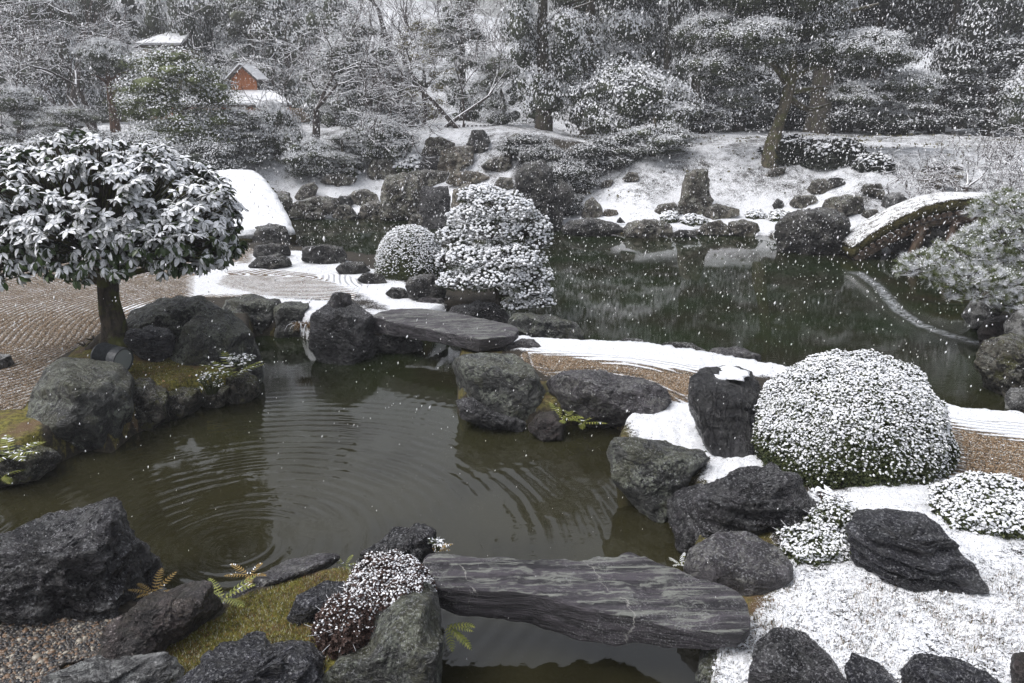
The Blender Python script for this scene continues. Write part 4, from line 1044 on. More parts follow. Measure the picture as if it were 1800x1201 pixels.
base = hit(203, 606); base = P(203, 606, base[2])
hero = empty('evergreen_tree', base)
tag(hero, 'round evergreen tree with big drooping snow-covered leaves on the left gravel', 'tree')
S0 = float((base - CAMP) @ FWD) / F          # metres per photo pixel at the tree
tp = lambda u, v, dy=0.0: np.array([(u - 203) * S0 + (606 - v) * S0 * .15, dy, (606 - v) * S0 * 1.02])
g = Geo()
v, f = polytube([tp(203, 622), tp(203, 600), tp(200, 570), tp(192, 530), tp(189, 500), tp(190, 470), tp(200, 430), tp(205, 390)],
                [.20, .155, .118, .105, .11, .095, .06, .03], 20, .35, 3)
g.add(v, f)
for a, b_, c, r0 in [((190, 500, 0), (140, 455, -.1), (60, 420, -.3), .05), ((190, 495, 0), (250, 455, .1), (330, 420, .3), .055), ((192, 480, 0), (170, 430, .3), (120, 370, .6), .045),
                     ((195, 470, 0), (240, 410, -.2), (290, 350, -.4), .045), ((190, 490, 0), (180, 440, -.3), (150, 380, -.7), .04), ((192, 490, 0), (270, 470, -.1), (380, 460, -.1), .04),
                     ((189, 500, 0), (110, 480, .1), (20, 450, .3), .04), ((192, 470, 0), (230, 430, .4), (280, 390, .8), .04)]:
    v, f = polytube([tp(*a[:2], a[2]), tp(*b_[:2], b_[2]), tp(*c[:2], c[2])], [r0, r0 * .7, r0 * .3], 7, .2, a[0])
    g.add(v, f)
for k in range(6):   # root flare
    a = k * 1.05 + .3
    v, f = polytube([np.array([0, 0, .14]), np.array([math.cos(a) * .13, math.sin(a) * .13, .05]), np.array([math.cos(a) * .30, math.sin(a) * .28, -.05])], [.08, .07, .03], 8, .3, k)
    g.add(v, f)
obj('trunk', g.mesh('hero_trunk', [M['bark_wet']], True), hero)
# whorls of leaves over a dome
cen = tp(168, 398); RX, RY, RZ = 1.42, 1.0, .84
W_pos, W_dir = [], []
def crown_r(n):
    return 1 + .26 * fbm(n * 2.4 + 4, 3)
N = 2900
th = rng.uniform(0, 2 * math.pi, N); cz = rng.uniform(-.42, 1, N) ; cz = np.where(rng.rand(N) < .22, rng.uniform(-.45, .2, N), cz)
rr = np.sqrt(np.maximum(0, 1 - cz ** 2)); n = np.stack([rr * np.cos(th), rr * np.sin(th), cz], 1)
lay = rng.choice([1.0, .86, .70], N, p=[.62, .24, .14]) * (1 + rng.normal(size=N) * .03)
kx = np.where(n[:, 2] < 0, 1.0, 1.0)
pos = cen + n * np.array([RX, RY, RZ]) * (crown_r(n) * lay)[:, None]
# irregular flat underside
lowz = tp(0, 482)[2] - .30 * np.minimum(1, (np.abs(pos[:, 0] - cen[0]) / RX) ** 2) + .10 * noise3(np.column_stack([pos[:, :2] * 2.2, pos[:, 0] * 0]))
low = pos[:, 2] < lowz
pos[low, 2] = lowz[low] + rng.uniform(-.06, .2, low.sum())
# twigs to whorls
core = cen + (pos - cen) * .62 - np.array([0, 0, .12])
v, f = tube_segs(core, pos, np.full(N, .009), np.full(N, .005), 4)
tw = Geo(); tw.add(v, f)
obj('twig', tw.mesh('hero_twigs', [M['bark_wet']]), hero)['kind'] = 'stuff'
leafs = []   # (pos, R, scale, variant)
camdir = (CAMP - (base + cen)); camdir /= np.linalg.norm(camdir)
keepw = fbm(n * 3.3 + 9, 2) > -.30
for i in range(N):
    if not keepw[i]: continue
    nn_ = n[i] * np.array([1 / RX, 1 / RY, 1 / RZ]); nn_ /= np.linalg.norm(nn_)
    up = nn_ * .38 + np.array([0, 0, .85]); up += rng.normal(size=3) * .30; up /= np.linalg.norm(up)
    k = rng.randint(6, 10); a0 = rng.uniform(0, 6.28)
    sheltered = lay[i] < .93 or n[i, 2] < -.05
    x = np.cross(up, [0.3, 1, .2]); x /= np.linalg.norm(x); y = np.cross(up, x)
    for j in range(k):
        a = a0 + j * 2 * math.pi / k + rng.normal() * .28
        drop = rng.uniform(-.35, .32) + (.6 if sheltered else 0)
        d = (math.cos(a) * x + math.sin(a) * y) * math.cos(drop) - up * math.sin(drop) * .8
        d += np.array([0, 0, -.12 if not sheltered else -.35]); d /= np.linalg.norm(d)
        lz = up - d * (up @ d); lz += rng.normal(size=3) * .2; lz -= d * (lz @ d); lz /= np.linalg.norm(lz)
        if lz[2] < 0: lz = -lz
        ly = np.cross(lz, d)
        ps = rng.rand()
        snowy = (ps < .98 if (n[i, 2] > .1 and lay[i] > .8) else ps < .9 if not sheltered else ps < .5)
        leafs.append((pos[i], np.stack([d, ly, lz], 1), rng.uniform(.062, .108), rng.randint(3) if snowy else 3))
face = np.array([((p - cen) / np.array([RX, RY, RZ])) @ camdir for p, *_ in leafs])
order = np.argsort(-face - np.array([.6 * (l[3] != 3) for l in leafs]) * 0)
vis = [i for i in order if (base + leafs[i][0])[0] > -3.95][:300]
single = set(vis)
lm = [mesh_np('large_leaf', LT[k][0], LT[k][1], [M['leaf_hero'], M['snow']], LT[k][2], True) for k in range(4)]
for i in vis:
    p, R3, s, k = leafs[i]
    o = bpy.data.objects.new('leaf', lm[k]); COL.objects.link(o); o.parent = hero
    mm = Matrix([[*(R3[r] * s), p[r]] for r in range(3)] + [[0, 0, 0, 1]])
    o.matrix_local = mm
g = Geo()
for k in range(4):
    idx = [i for i in range(len(leafs)) if i not in single and leafs[i][3] == k]
    if not idx: continue
    R3 = np.stack([leafs[i][1] for i in idx])
    g.stamp(LT[k][0], LT[k][1], np.array([leafs[i][0] for i in idx]), R3, np.array([leafs[i][2] for i in idx]), 0)
    g.m[-1] = np.tile(LT[k][2], len(idx))
tops = np.array([keepw[i] and (lay[i] > .93) and n[i, 2] > .0 and rng.rand() < .6 for i in range(N)])
g.stamp(PUFF_V, PUFF_F, pos[tops] + np.array([0, 0, .008]), frames(rng.normal(size=(tops.sum(), 3)) * .3 + np.array([0, 0, 1.0]), rng), rng.uniform(.018, .036, tops.sum()), 1)
obj('foliage', g.mesh('hero_foliage', [M['leaf_hero'], M['snow']], True), hero)['kind'] = 'stuff'

# ------------------------------------------------------------------ clipped azalea mounds and low shrubs
def mound(u, v, wpx, hpx, label, n=4000, leaf=.022, puff=.016, snow_lo=-.1, snow_hi=.55, cover=.9, z=None, depth=.9, seed=1, leafm='leaf_azalea', lump=.05, cat='shrub', name='clipped_shrub', group=None, side=0.0, base_dark=True, sub=-.25, twig=0):
    """u,v: pixel of the base centre; wpx,hpx: size in photo pixels"""
    rng = np.random.RandomState(seed)
    b0 = hit(u, v) if z is None else P(u, v, z)
    t = float((b0 - CAMP) @ FWD); s = t / F
    dep = math.asin(-ray(u, v)[2] / np.linalg.norm(ray(u, v)))
    rx = wpx * .5 * s; ry = rx * depth
    # visible height = hz*cos(dep) + ry*sin(dep) (ellipsoid top seen obliquely)
    H = max(.3 * rx, (math.sqrt(max((hpx * s - .35 * ry * math.sin(dep)), .02) ** 2)) / math.cos(dep))
    H = max(H - ry * math.sin(dep) * .35, .25 * rx)
    c = b0 + np.array([0, ry * .85, 0]); c[2] = b0[2]
    k = n
    th = rng.uniform(0, 2 * math.pi, k); cz = rng.uniform(sub, 1, k); r_ = np.sqrt(1 - np.clip(cz, -1, 1) ** 2)
    d = np.stack([r_ * np.cos(th), r_ * np.sin(th), cz], 1)
    boxy = np.stack([np.sign(d[:, i]) * np.abs(d[:, i]) ** .88 for i in range(3)], 1)
    bump = 1 + lump * fbm(d * 2.6 + seed, 3) + .02 * noise3(d * 12 + seed)
    P0 = boxy * np.array([rx, ry, H]) * bump[:, None]
    P0 = P0 + d * (rng.normal(size=(k, 1)) * leaf * .45)
    P0[:, 2] = np.maximum(P0[:, 2], -.03)
    nr = d / np.array([rx, ry, H]); nr /= np.linalg.norm(nr, axis=1)[:, None]
    g = Geo()
    # inner body so nothing shows through
    iv, if_ = ICO2
    ivs = iv * np.array([rx, ry, H]) * .90; ivs[:, 2] = np.maximum(ivs[:, 2], -.02)
    g.add(ivs, if_, 0)
    # leaves: little rosettes
    per = 4
    pc = np.repeat(P0, per, 0); nc = np.repeat(nr, per, 0)
    jit = rng.normal(size=pc.shape)
    tan = jit - nc * np.sum(jit * nc, 1)[:, None]; tan /= np.linalg.norm(tan, axis=1)[:, None]
    cpos = pc + tan * leaf * .45 + nc * rng.uniform(-.5, .5, (len(pc), 1)) * leaf
    Rm = frames(nc * .7 + tan * -.55 + rng.normal(size=pc.shape) * .3, rng, tan)
    g.stamp(LEAF_V, LEAF_F, cpos, Rm, leaf * rng.uniform(.7, 1.25, len(pc)), 0)
    # snow puffs
    sn = smooth(snow_lo, snow_hi, nr[:, 2] + .35 * fbm(P0 * (1.1 / max(rx, .1)) * 2 + 40, 3)) * cover
    on = rng.rand(k) < sn
    ps = puff * rng.uniform(.55, 1.35, on.sum())
    upn = nr[on] * .45 + np.array([0, 0, 1.0]) + rng.normal(size=(on.sum(), 3)) * .3
    Rp = frames(upn, rng)
    g.stamp(PUFF_V, PUFF_F, P0[on] + nr[on] * leaf * .35 + np.array([0, 0, leaf * .25]), Rp, np.stack([ps * rng.uniform(.8, 1.5, len(ps)), ps * .85, ps * .75], 1), 1)
    if twig:
        a = rng.choice(k, twig); v_, f_ = tube_segs(P0[a] * .7, P0[a] + nr[a] * leaf * 2.5 + rng.normal(size=(twig, 3)) * leaf, np.full(twig, .0018), np.full(twig, .001), 3); g.add(v_, f_, 2)
    me = g.mesh(name, [M[leafm], M['snow'], M['bark_twig']])
    o = obj(name, me, None, c)
    return tag(o, label, cat, group)

mound(1538, 858, 350, 218, 'big round clipped azalea mound thickly dusted with snow, dark green at its foot', 40000, .020, .0100, -.05, .50, 1.0, depth=.85, seed=5, lump=.11, z=.30)
mound(716, 492, 122, 92, 'small clipped dome bush white with snow behind the raked gravel', 9000, .022, .0135, -.15, .5, .95, seed=6, lump=.02)
mound(1790, 950, 205, 84, 'low spreading azalea with snow clumps at the right frame edge', 6500, .022, .0125, -.1, .55, .85, seed=7, lump=.25)
mound(1455, 905, 60, 34, 'small reddish heath sprig under snow beside the jagged black rock', 520, .022, .018, -.2, .4, .65, seed=8, lump=.5, leafm='leaf_azalea_brown', twig=40)
mound(1450, 996, 118, 50, 'snow-clumped low heath between the flat-topped boulder and the stepped rock', 3400, .019, .0105, -.2, .5, .65, seed=9, lump=.5, twig=60)
mound(1487, 948, 90, 50, 'snow-clumped heath leaning on the left side of the stepped rock', 2000, .018, .010, -.2, .5, .6, seed=19, lump=.5, twig=40)
mound(676, 1086, 146, 84, 'russet dwarf azalea frosted with snow at the left end of the foreground slab bridge', 7000, .018, .0062, -.4, .6, .8, seed=10, lump=.28, leafm='leaf_azalea_brown', twig=60, z=.42)
mound(600, 1140, 100, 70, 'lower russet dwarf azalea with little snow beside the slate lump in the moss', 2600, .020, .006, 0, .9, .5, seed=20, lump=.35, leafm='leaf_azalea_brown', twig=40, z=.36)
for i, (u, v, w_, h_, lab) in enumerate([
    (1178, 391, 30, 16, 'tiny snow-dusted round bush on the far beach, leftmost of four'),
    (1224, 396, 42, 14, 'tiny spreading snow-dusted bush on the far beach, second from the left of four'),
    (1331, 385, 30, 13, 'tiny snow-dusted bush on the far beach, third from the left of four'),
    (1373, 389, 34, 16, 'tiny snow-dusted bush beside the round black boulder, rightmost of four')]):
    mound(u, v, w_, h_, lab, 500, .05, .035, -.1, .5, .75, seed=30 + i, group='tiny round bushes on the far beach', lump=.15)
mound(600, 306, 60, 34, 'low snow-topped shrub on the far left bank above a dark hump of rock', 900, .10, .075, .0, .6, .85, seed=40, lump=.2)
mound(712, 302, 62, 24, 'flat white-topped low shrub left of the small black rock in the rockery', 700, .09, .07, .0, .6, .9, seed=41, lump=.2)
mound(1398, 285, 90, 40, 'dark twiggy shrub with little snow right of the leaning tree foot', 900, .10, .05, .3, .9, .5, seed=42, lump=.3, leafm='leaf_fardark', twig=60)
mound(1480, 292, 110, 42, 'broad dark twiggy shrub in the middle of the far hilltop', 1000, .10, .05, .3, .9, .5, seed=43, lump=.3, leafm='leaf_fardark', twig=80)
mound(1545, 300, 60, 24, 'small grey twiggy shrub right of the broad dark shrub on the hilltop', 400, .09, .05, .2, .8, .6, seed=44, lump=.3, leafm='leaf_fardark', twig=60)
mound(760, 470, 60, 34, 'low frosty shrub between the clipped dome bush and the pine', 900, .03, .02, -.1, .5, .8, seed=45, lump=.3, z=.3)

# ------------------------------------------------------------------ pines built in pads
def tuft_geo(k, L, wdt, rng):
    """burst of needles around +z"""
    a = rng.uniform(0, 2 * math.pi, k); t = rng.uniform(.2, 1.25, k)
    d = np.stack([np.sin(t) * np.cos(a), np.sin(t) * np.sin(a), np.cos(t)], 1)
    s = np.cross(d, rng.normal(size=(k, 3))); s /= np.linalg.norm(s, axis=1)[:, None]
    v = np.stack([s * wdt, -s * wdt, d * L * rng.uniform(.7, 1.1, (k, 1))], 1).reshape(-1, 3)
    return v, np.arange(3 * k).reshape(-1, 3)

def pine(root_px, label, pads, z, needle='needle_dark', L=.05, puff=.03, snow_cov=.95, dens=260, frosty=0.0, trunk=None, seed=3, name='pine_tree', nk=22, wd=.0016, yb=None):
    rng = np.random.RandomState(seed)
    b0 = P(*root_px, z)
    t0 = float((b0 - CAMP) @ FWD); s = t0 / F
    root = empty(name, b0); tag(root, label, 'pine tree')
    tv = [tuft_geo(nk, 1, wd / L, rng) for _ in range(3)]
    up0 = b0
    def loc(u, v, dy=0.0):
        q = at_y(u, v, b0[1] + dy); return q - b0
    for (u, v, w_, h_, dy) in pads:
        c = loc(u, v, dy); rx = w_ * .5 * s; rz = h_ * .5 * s; ry = rx * .8
        n = int(dens * (rx * ry * math.pi) * 1.6 + dens * rz * rx * 2)
        th = rng.uniform(0, 2 * math.pi, n); cz = rng.uniform(-.35, 1, n); r_ = np.sqrt(1 - cz ** 2)
        d = np.stack([r_ * np.cos(th), r_ * np.sin(th), cz], 1)
        lob = 1 + .42 * fbm(d * 2.3 + u, 3)
        p = c + d * np.array([rx, ry, rz]) * lob[:, None]
        nr = d / np.array([rx, ry, rz]); nr /= np.linalg.norm(nr, axis=1)[:, None]
        g = Geo()
        dirs = nr * .55 + np.array([0, 0, .6]) + rng.normal(size=p.shape) * .22
        R3 = frames(dirs, rng)
        which = rng.randint(3, size=n)
        fro = rng.rand(n) < frosty
        for k in range(3):
            for fr in (0, 1):
                q = (which == k) & (fro == bool(fr))
                g.stamp(tv[k][0], tv[k][1], p[q], R3[q], L * rng.uniform(.75, 1.2, q.sum()), 1 if fr else 0)
        on = rng.rand(n) < snow_cov * smooth(-.35, .35, nr[:, 2])
        ps = puff * rng.uniform(.5, 1.15, on.sum())
        g.stamp(ICO1[0], ICO1[1], p[on] + dirs[on] * L * .55, frames(np.array([[0, 0, 1.0]]) + rng.normal(size=(on.sum(), 3)) * .25, rng), np.stack([ps, ps * .9, ps * .72], 1), 1)
        # twigs from pad centre
        a = rng.choice(n, min(n, 60)); cc = c - np.array([0, 0, rz * .35])
        v_, f_ = tube_segs(cc + (p[a] - cc) * .1, p[a], np.full(len(a), .010), np.full(len(a), .004), 4); g.add(v_, f_, 2)
        o = obj('needle_pad', g.mesh('needle_pad', [M[needle], M['snow'], M['bark_twig']]), root); o['kind'] = 'stuff'
    if trunk:
        g = Geo()
        for pts, rad in trunk:
            v_, f_ = polytube([loc(*q) for q in pts], rad, 10, .25, len(pts)); g.add(v_, f_)
        obj('trunk', g.mesh('pine_trunk', [M['bark_far']], True), root)
    return root
pine((872, 560), 'cloud-pruned pine in tiers, thick with round puffs of snow, at the back shore', [
    (848, 350, 84, 40, .5), (885, 376, 110, 60, .3), (828, 388, 80, 50, .45), (925, 410, 84, 64, .3), (865, 412, 110, 60, .25), (948, 430, 44, 40, .2), (800, 422, 66, 44, .4),
    (925, 462, 66, 56, .05), (882, 440, 56, 36, .15), (815, 448, 50, 40, .15),
    (838, 462, 100, 50, .0), (895, 462, 100, 50, -.1), (935, 490, 66, 44, -.1), (870, 495, 120, 52, -.15), (818, 500, 90, 40, -.05), (925, 515, 80, 36, -.15), (950, 535, 44, 22, -.2), (908, 540, 50, 18, -.2), (785, 465, 36, 40, .2)],
    .1, L=.042, puff=.024, dens=800, seed=3,
    trunk=[([(872, 572, 0), (873, 550, 0), (876, 520, .05), (866, 480, .1), (872, 440, .25), (860, 400, .4), (850, 365, .5)], [.05, .045, .04, .035, .03, .022, .012]),
           ([(874, 520, .05), (905, 520, -.05), (945, 535, -.15)], [.028, .02, .008]), ([(868, 480, .1), (835, 470, .05), (800, 480, .1)], [.025, .018, .008]), ([(870, 440, .25), (910, 425, .25), (940, 425, .2)], [.022, .014, .006])])
pine((1830, 560), 'broad pine with long snow-frosted needles reaching over the water from the right edge', [
    (1790, 372, 150, 62, .6), (1770, 425, 150, 66, .2), (1715, 418, 60, 34, .3), (1690, 448, 90, 44, .0), (1640, 470, 100, 46, -.1), (1612, 478, 60, 30, -.15), (1700, 490, 130, 50, -.2), (1770, 500, 110, 50, -.2), (1720, 520, 90, 36, -.3), (1795, 535, 100, 40, -.3), (1820, 455, 110, 60, .0), (1850, 400, 110, 60, .4), (1755, 470, 90, 50, .1)],
    .35, needle='needle', L=.085, puff=.013, dens=380, frosty=.5, snow_cov=.6, seed=4, nk=26, wd=.0026,
    trunk=[([(1835, 575, 0), (1838, 520, 0), (1825, 470, .1), (1800, 430, .3), (1790, 385, .6)], [.09, .08, .06, .045, .02]),
           ([(1830, 500, 0), (1780, 480, -.05), (1730, 478, -.1), (1660, 482, -.1)], [.05, .035, .025, .01]), ([(1800, 488, 0), (1760, 510, -.2), (1735, 525, -.3)], [.03, .02, .01])])

# ------------------------------------------------------------------ ferns and small leafy plants
def fern_frond(L, rng, k=11, curl=.55):
    """one arching frond along +x: midrib and paired leaflets"""
    g = Geo(); t = np.linspace(0, 1, k)
    x = L * np.sin(t * curl * 1.6) / (curl * 1.25); z = L * (.55 * t - .55 * curl * t ** 2)
    pts = np.stack([x, x * 0, z], 1)
    v, f = tube_segs(pts[:-1], pts[1:], np.full(k - 1, L * .008), np.full(k - 1, L * .006), 3); g.add(v, f)
    for i in range(1, k):
        w_ = L * .20 * math.sin(math.pi * min(1, (i / (k - 1)) * .85 + .15)) ** .8 + L * .01
        for s in (-1, 1):
            p = pts[i]; d = np.array([.45, s, -.12]); d /= np.linalg.norm(d); a = np.array([1, 0, .1]) * L * .032
            g.add(np.array([p - a, p + a * .8, p + d * w_ + a * .6, p + d * w_ * .5 - a * 1.1]), np.array([[0, 1, 2, 3]]))
    return g
def fern(u, v, size_px, label, z=None, mat='fern', n=8, snow=.35, seed=1, hang=0.0, spread=6.28, a0=0.0):
    rng = np.random.RandomState(seed)
    b0 = P(u, v, z) if z is not None else hit(u, v)
    s = float((b0 - CAMP) @ FWD) / F; L = size_px * s
    root = empty('fern_plant', b0); tag(root, label, 'fern')
    for i in range(n):
        g = fern_frond(L * rng.uniform(.75, 1.1), rng, curl=rng.uniform(.45, .8))
        vv = np.concatenate(g.v); k = len(g.f)
        mi = np.where(rng.rand(k) < snow, 1, 0)
        G = Geo(); a = a0 + spread * (i / n) + rng.normal() * .2; tl = rng.uniform(-.1, .35) - hang
        R3 = rotz(a) @ np.array([[math.cos(tl), 0, -math.sin(tl)], [0, 1, 0], [math.sin(tl), 0, math.cos(tl)]])
        off = 0
        for j, (a_, b_) in enumerate(zip(g.v, g.f)):
            G.add(a_ @ R3.T, b_ - off if False else b_ - (b_.min() - 0) , int(mi[j]) if j else 0)
        obj('frond', G.mesh('fern_frond', [M[mat], M['snow']]), root)
    return root
fern(412, 662, 62, 'yellow-green fern with snowy tips on the bank below the tall mossy boulder', z=.32, seed=1, n=10)
fern(18, 800, 62, 'bright yellow-green fern on the bank at the left frame edge', z=.3, seed=2, n=10, snow=.3)
fern(5, 838, 44, 'low green fern at the left frame edge just above the water', z=.12, seed=12, n=8, snow=.1)
fern(392, 1052, 66, 'upright rusty-green fern at the shore left of the long flat rock', z=.36, seed=3, n=7, snow=.05, mat='fern')
fern(270, 1044, 46, 'small rusty fern in the gap beside the huge black boulder', z=.33, seed=4, n=7, snow=.05, mat='fern_rust')
fern(438, 1012, 40, 'rusty fern sprig on top of the long flat shore rock', z=.34, seed=5, n=5, snow=.1, mat='fern_rust')
fern(762, 968, 34, 'small snow-tipped fern behind the left end of the foreground slab bridge', z=.35, seed=6, n=6, snow=.5, mat='fern_rust', spread=2.6, a0=-.8)
fern(606, 995, 26, 'tiny yellow fern at the tip of the moss by the black jagged rock', z=.22, seed=7, n=6, snow=.15)
fern(985, 738, 40, 'green fern tuft in the crevice left of the long broken rock', z=.12, seed=8, n=9, snow=.05)
fern(1022, 744, 42, 'green fern tuft at the waterline under the long broken rock', z=.08, seed=9, n=9, snow=.08)
fern(968, 700, 18, 'small fern between the lichen-patched boulder and the long broken rock', z=.22, seed=13, n=7, snow=.1)
fern(1195, 992, 24, 'snowy little fern beside the flat-topped boulder at the water', z=.15, seed=14, n=6, snow=.8)
fern(1265, 1130, 40, 'fern hanging in the shade under the right end of the foreground slab bridge', z=.2, seed=15, n=7, snow=.0, hang=.5)
fern(786, 1100, 55, 'dark fern hanging over the water beside the brown rock under the slab bridge', z=.25, seed=16, n=5, snow=.0, hang=.55, spread=1.4, a0=-.9)

def leafy(u, v, wpx, label, n=60, leaf=.035, z=None, seed=1, snow=.3, mat='leaf_azalea', h=.18):
    rng = np.random.RandomState(seed); b0 = P(u, v, z) if z is not None else hit(u, v)
    s = float((b0 - CAMP) @ FWD) / F; r = wpx * .5 * s
    th = rng.uniform(0, 6.28, n); rr = r * np.sqrt(rng.rand(n)); top = np.stack([rr * np.cos(th), rr * np.sin(th) * .8, h * rng.uniform(.35, 1, n)], 1)
    g = Geo(); v_, f_ = tube_segs(top * np.array([.4, .4, 0]), top, np.full(n, .003), np.full(n, .002), 3); g.add(v_, f_, 0)
    k = 5; c = np.repeat(top, k, 0); d = rng.normal(size=c.shape); d[:, 2] = np.abs(d[:, 2]) * .3; d /= np.linalg.norm(d, axis=1)[:, None]
    R3 = frames(np.array([[0, 0, 1.0]]) + rng.normal(size=c.shape) * .4, rng, d)
    on = rng.rand(len(c)) < snow
    sc_ = np.full(len(c), leaf) * rng.uniform(.7, 1.2, len(c))
    g.stamp(LEAF_V, LEAF_F, c + d * leaf * .5, R3, np.stack([sc_, sc_, sc_], 1), 0)
    g.stamp(LEAF_V, LEAF_F, (c + d * leaf * .5 + np.array([0, 0, .004]))[on], R3[on], sc_[on] * .92, 1)
    return tag(obj('leafy_plant', g.mesh('leafy_plant', [M[mat], M['snow']]), None, b0), label, 'plant')
leafy(372, 692, 44, 'dark green leafy plant with snow specks on the bank right of the moss', 70, .03, .22, 1, .3, h=.2)
leafy(425, 645, 50, 'snow-covered leafy sprig leaning over the water behind the fern', 60, .03, .4, 2, .85, h=.12)
leafy(1255, 800, 40, 'small mossy plant at the foot of the tall black stone', 40, .02, .26, 3, .2, h=.06)
leafy(768, 968, 22, 'small pale sprig behind the slab bridge tip', 14, .03, .4, 4, .7, h=.08)

# drooping snowy grass between the shore rocks
def grass_clump(u, v, wpx, label, n=160, L=.22, z=.3, seed=1, snow=.75, name='grass_clump'):
    rng = np.random.RandomState(seed); b0 = P(u, v, z); s = float((b0 - CAMP) @ FWD) / F; r = wpx * .5 * s
    g = Geo(); a = rng.uniform(0, 6.28, n); o = np.stack([rng.uniform(-r, r, n) * .7, rng.uniform(-r, r, n) * .4, np.zeros(n)], 1)
    d = np.stack([np.cos(a), np.sin(a) - .3, np.zeros(n)], 1)
    l = L * rng.uniform(.6, 1.1, n)[:, None]
    p = [o, o + d * l * .25 + np.array([0, 0, .45]) * l, o + d * l * .6 + np.array([0, 0, .35]) * l, o + d * l * .9 - np.array([0, 0, .15]) * l]
    sd = np.cross(d, [0, 0, 1.0]) * .004
    V = np.stack([p[0] - sd, p[0] + sd, p[1] - sd, p[1] + sd, p[2] - sd, p[2] + sd, p[3], p[3] + sd * .3], 1)
    f = np.array([[0, 1, 3, 2], [2, 3, 5, 4], [4, 5, 7, 6]]); ff = (f[None] + (np.arange(n) * 8)[:, None, None]).reshape(-1, 4)
    g.add(V.reshape(-1, 3), ff, np.repeat((rng.rand(n) < snow).astype(int), 3))
    return tag(obj(name, g.mesh(name, [M['dry'], M['snow']]), None, b0), label, 'grass')
grass_clump(535, 575, 40, 'drooping tuft of snowy grass hanging between the shore rocks', 150, .14, .33, 1, .3)
grass_clump(440, 640, 26, 'wisp of pale grass at the waterline beside the mossy boulder', 60, .16, .12, 2)
grass_clump(1540, 430, 40, 'snowy grass tuft at the left foot of the wooden bridge', 120, .3, .2, 3)

# ------------------------------------------------------------------ garden lamp
lb = hit(200, 652); lb = P(200, 652, .42)
ls = float((lb - CAMP) @ FWD) / F
lamp = empty('garden_floodlight', lb); tag(lamp, 'dark cylindrical ribbed garden floodlight lying at the foot of the left tree', 'lamp')
r0, L0 = 23 * ls, 52 * ls
ax = np.array([.93, -.34, -.12]); ax /= np.linalg.norm(ax)
prof = [(0, 0), (0, .92)]
kx = 13
for i in range(kx): prof += [(.06 + i * .045, .92), (.075 + i * .045, .99), (.09 + i * .045, .92)]
prof += [(.70, .92), (.70, 1.0), (1.0, 1.0), (1.0, .9), (.96, .88)]
def lathe(prof, L, r, ax, c, n=28):
    x = np.cross(ax, [0, 0, 1.0]); x /= np.linalg.norm(x); y = np.cross(x, ax); a = np.arange(n) * 2 * math.pi / n
    ring = np.cos(a)[:, None] * x + np.sin(a)[:, None] * y
    v = np.concatenate([c + ax * (p[0] * L) + ring * (p[1] * r + 1e-5) for p in prof]); k = np.arange(n)
    f = np.concatenate([np.stack([j * n + k, j * n + (k + 1) % n, (j + 1) * n + (k + 1) % n, (j + 1) * n + k], 1) for j in range(len(prof) - 1)])
    return v, f
M['lamp_metal'] = simple('dark_ribbed_metal', (.03, .033, .036), (.07, .075, .08), 30, .45, .1)
b_ = NB('frosted_lens'); M['lamp_lens'] = b_.fin((.22, .24, .24), .25, None, .6)
lc = np.array([0, 0, r0 * 1.05]) - ax * L0 * .5
g = Geo(); g.add(*lathe(prof, L0, r0, ax, lc)); obj('housing', g.mesh('lamp_housing', [M['lamp_metal']]), lamp)
g = Geo(); g.add(*lathe([(.955, 0), (.955, .88), (.975, .88), (.985, .5), (.99, 0)], L0, r0, ax, lc)); obj('lens', g.mesh('lamp_lens', [M['lamp_lens']]), lamp)
g = Geo(); box(g, (0, .0, r0 * .1 - .03), (.05, .05, .12), 0); box(g, (0, 0, -.09), (.12, .1, .03), 0); obj('stand', g.mesh('lamp_stand', [M['lamp_metal']]), lamp)
for i, (u, v) in enumerate([(165, 600), (150, 612)]):
    b0 = P(u, v, .42); g = Geo()
    for k in range(6):
        a = rng.uniform(0, 6.28); v_, f_ = polytube([np.zeros(3), np.array([math.cos(a) * .04, math.sin(a) * .04, .03]), np.array([math.cos(a) * .10, math.sin(a) * .08, .05])], [.012, .01, .004], 6, .3, k); g.add(v_, f_)
    tag(obj('fallen_twig', g.mesh('fallen_twig', [M['bark_wet']], True), None, b0), ['knot of dark dead twigs on the gravel left of the tree foot', 'second smaller knot of dark twigs just behind the lamp'][i], 'twig')
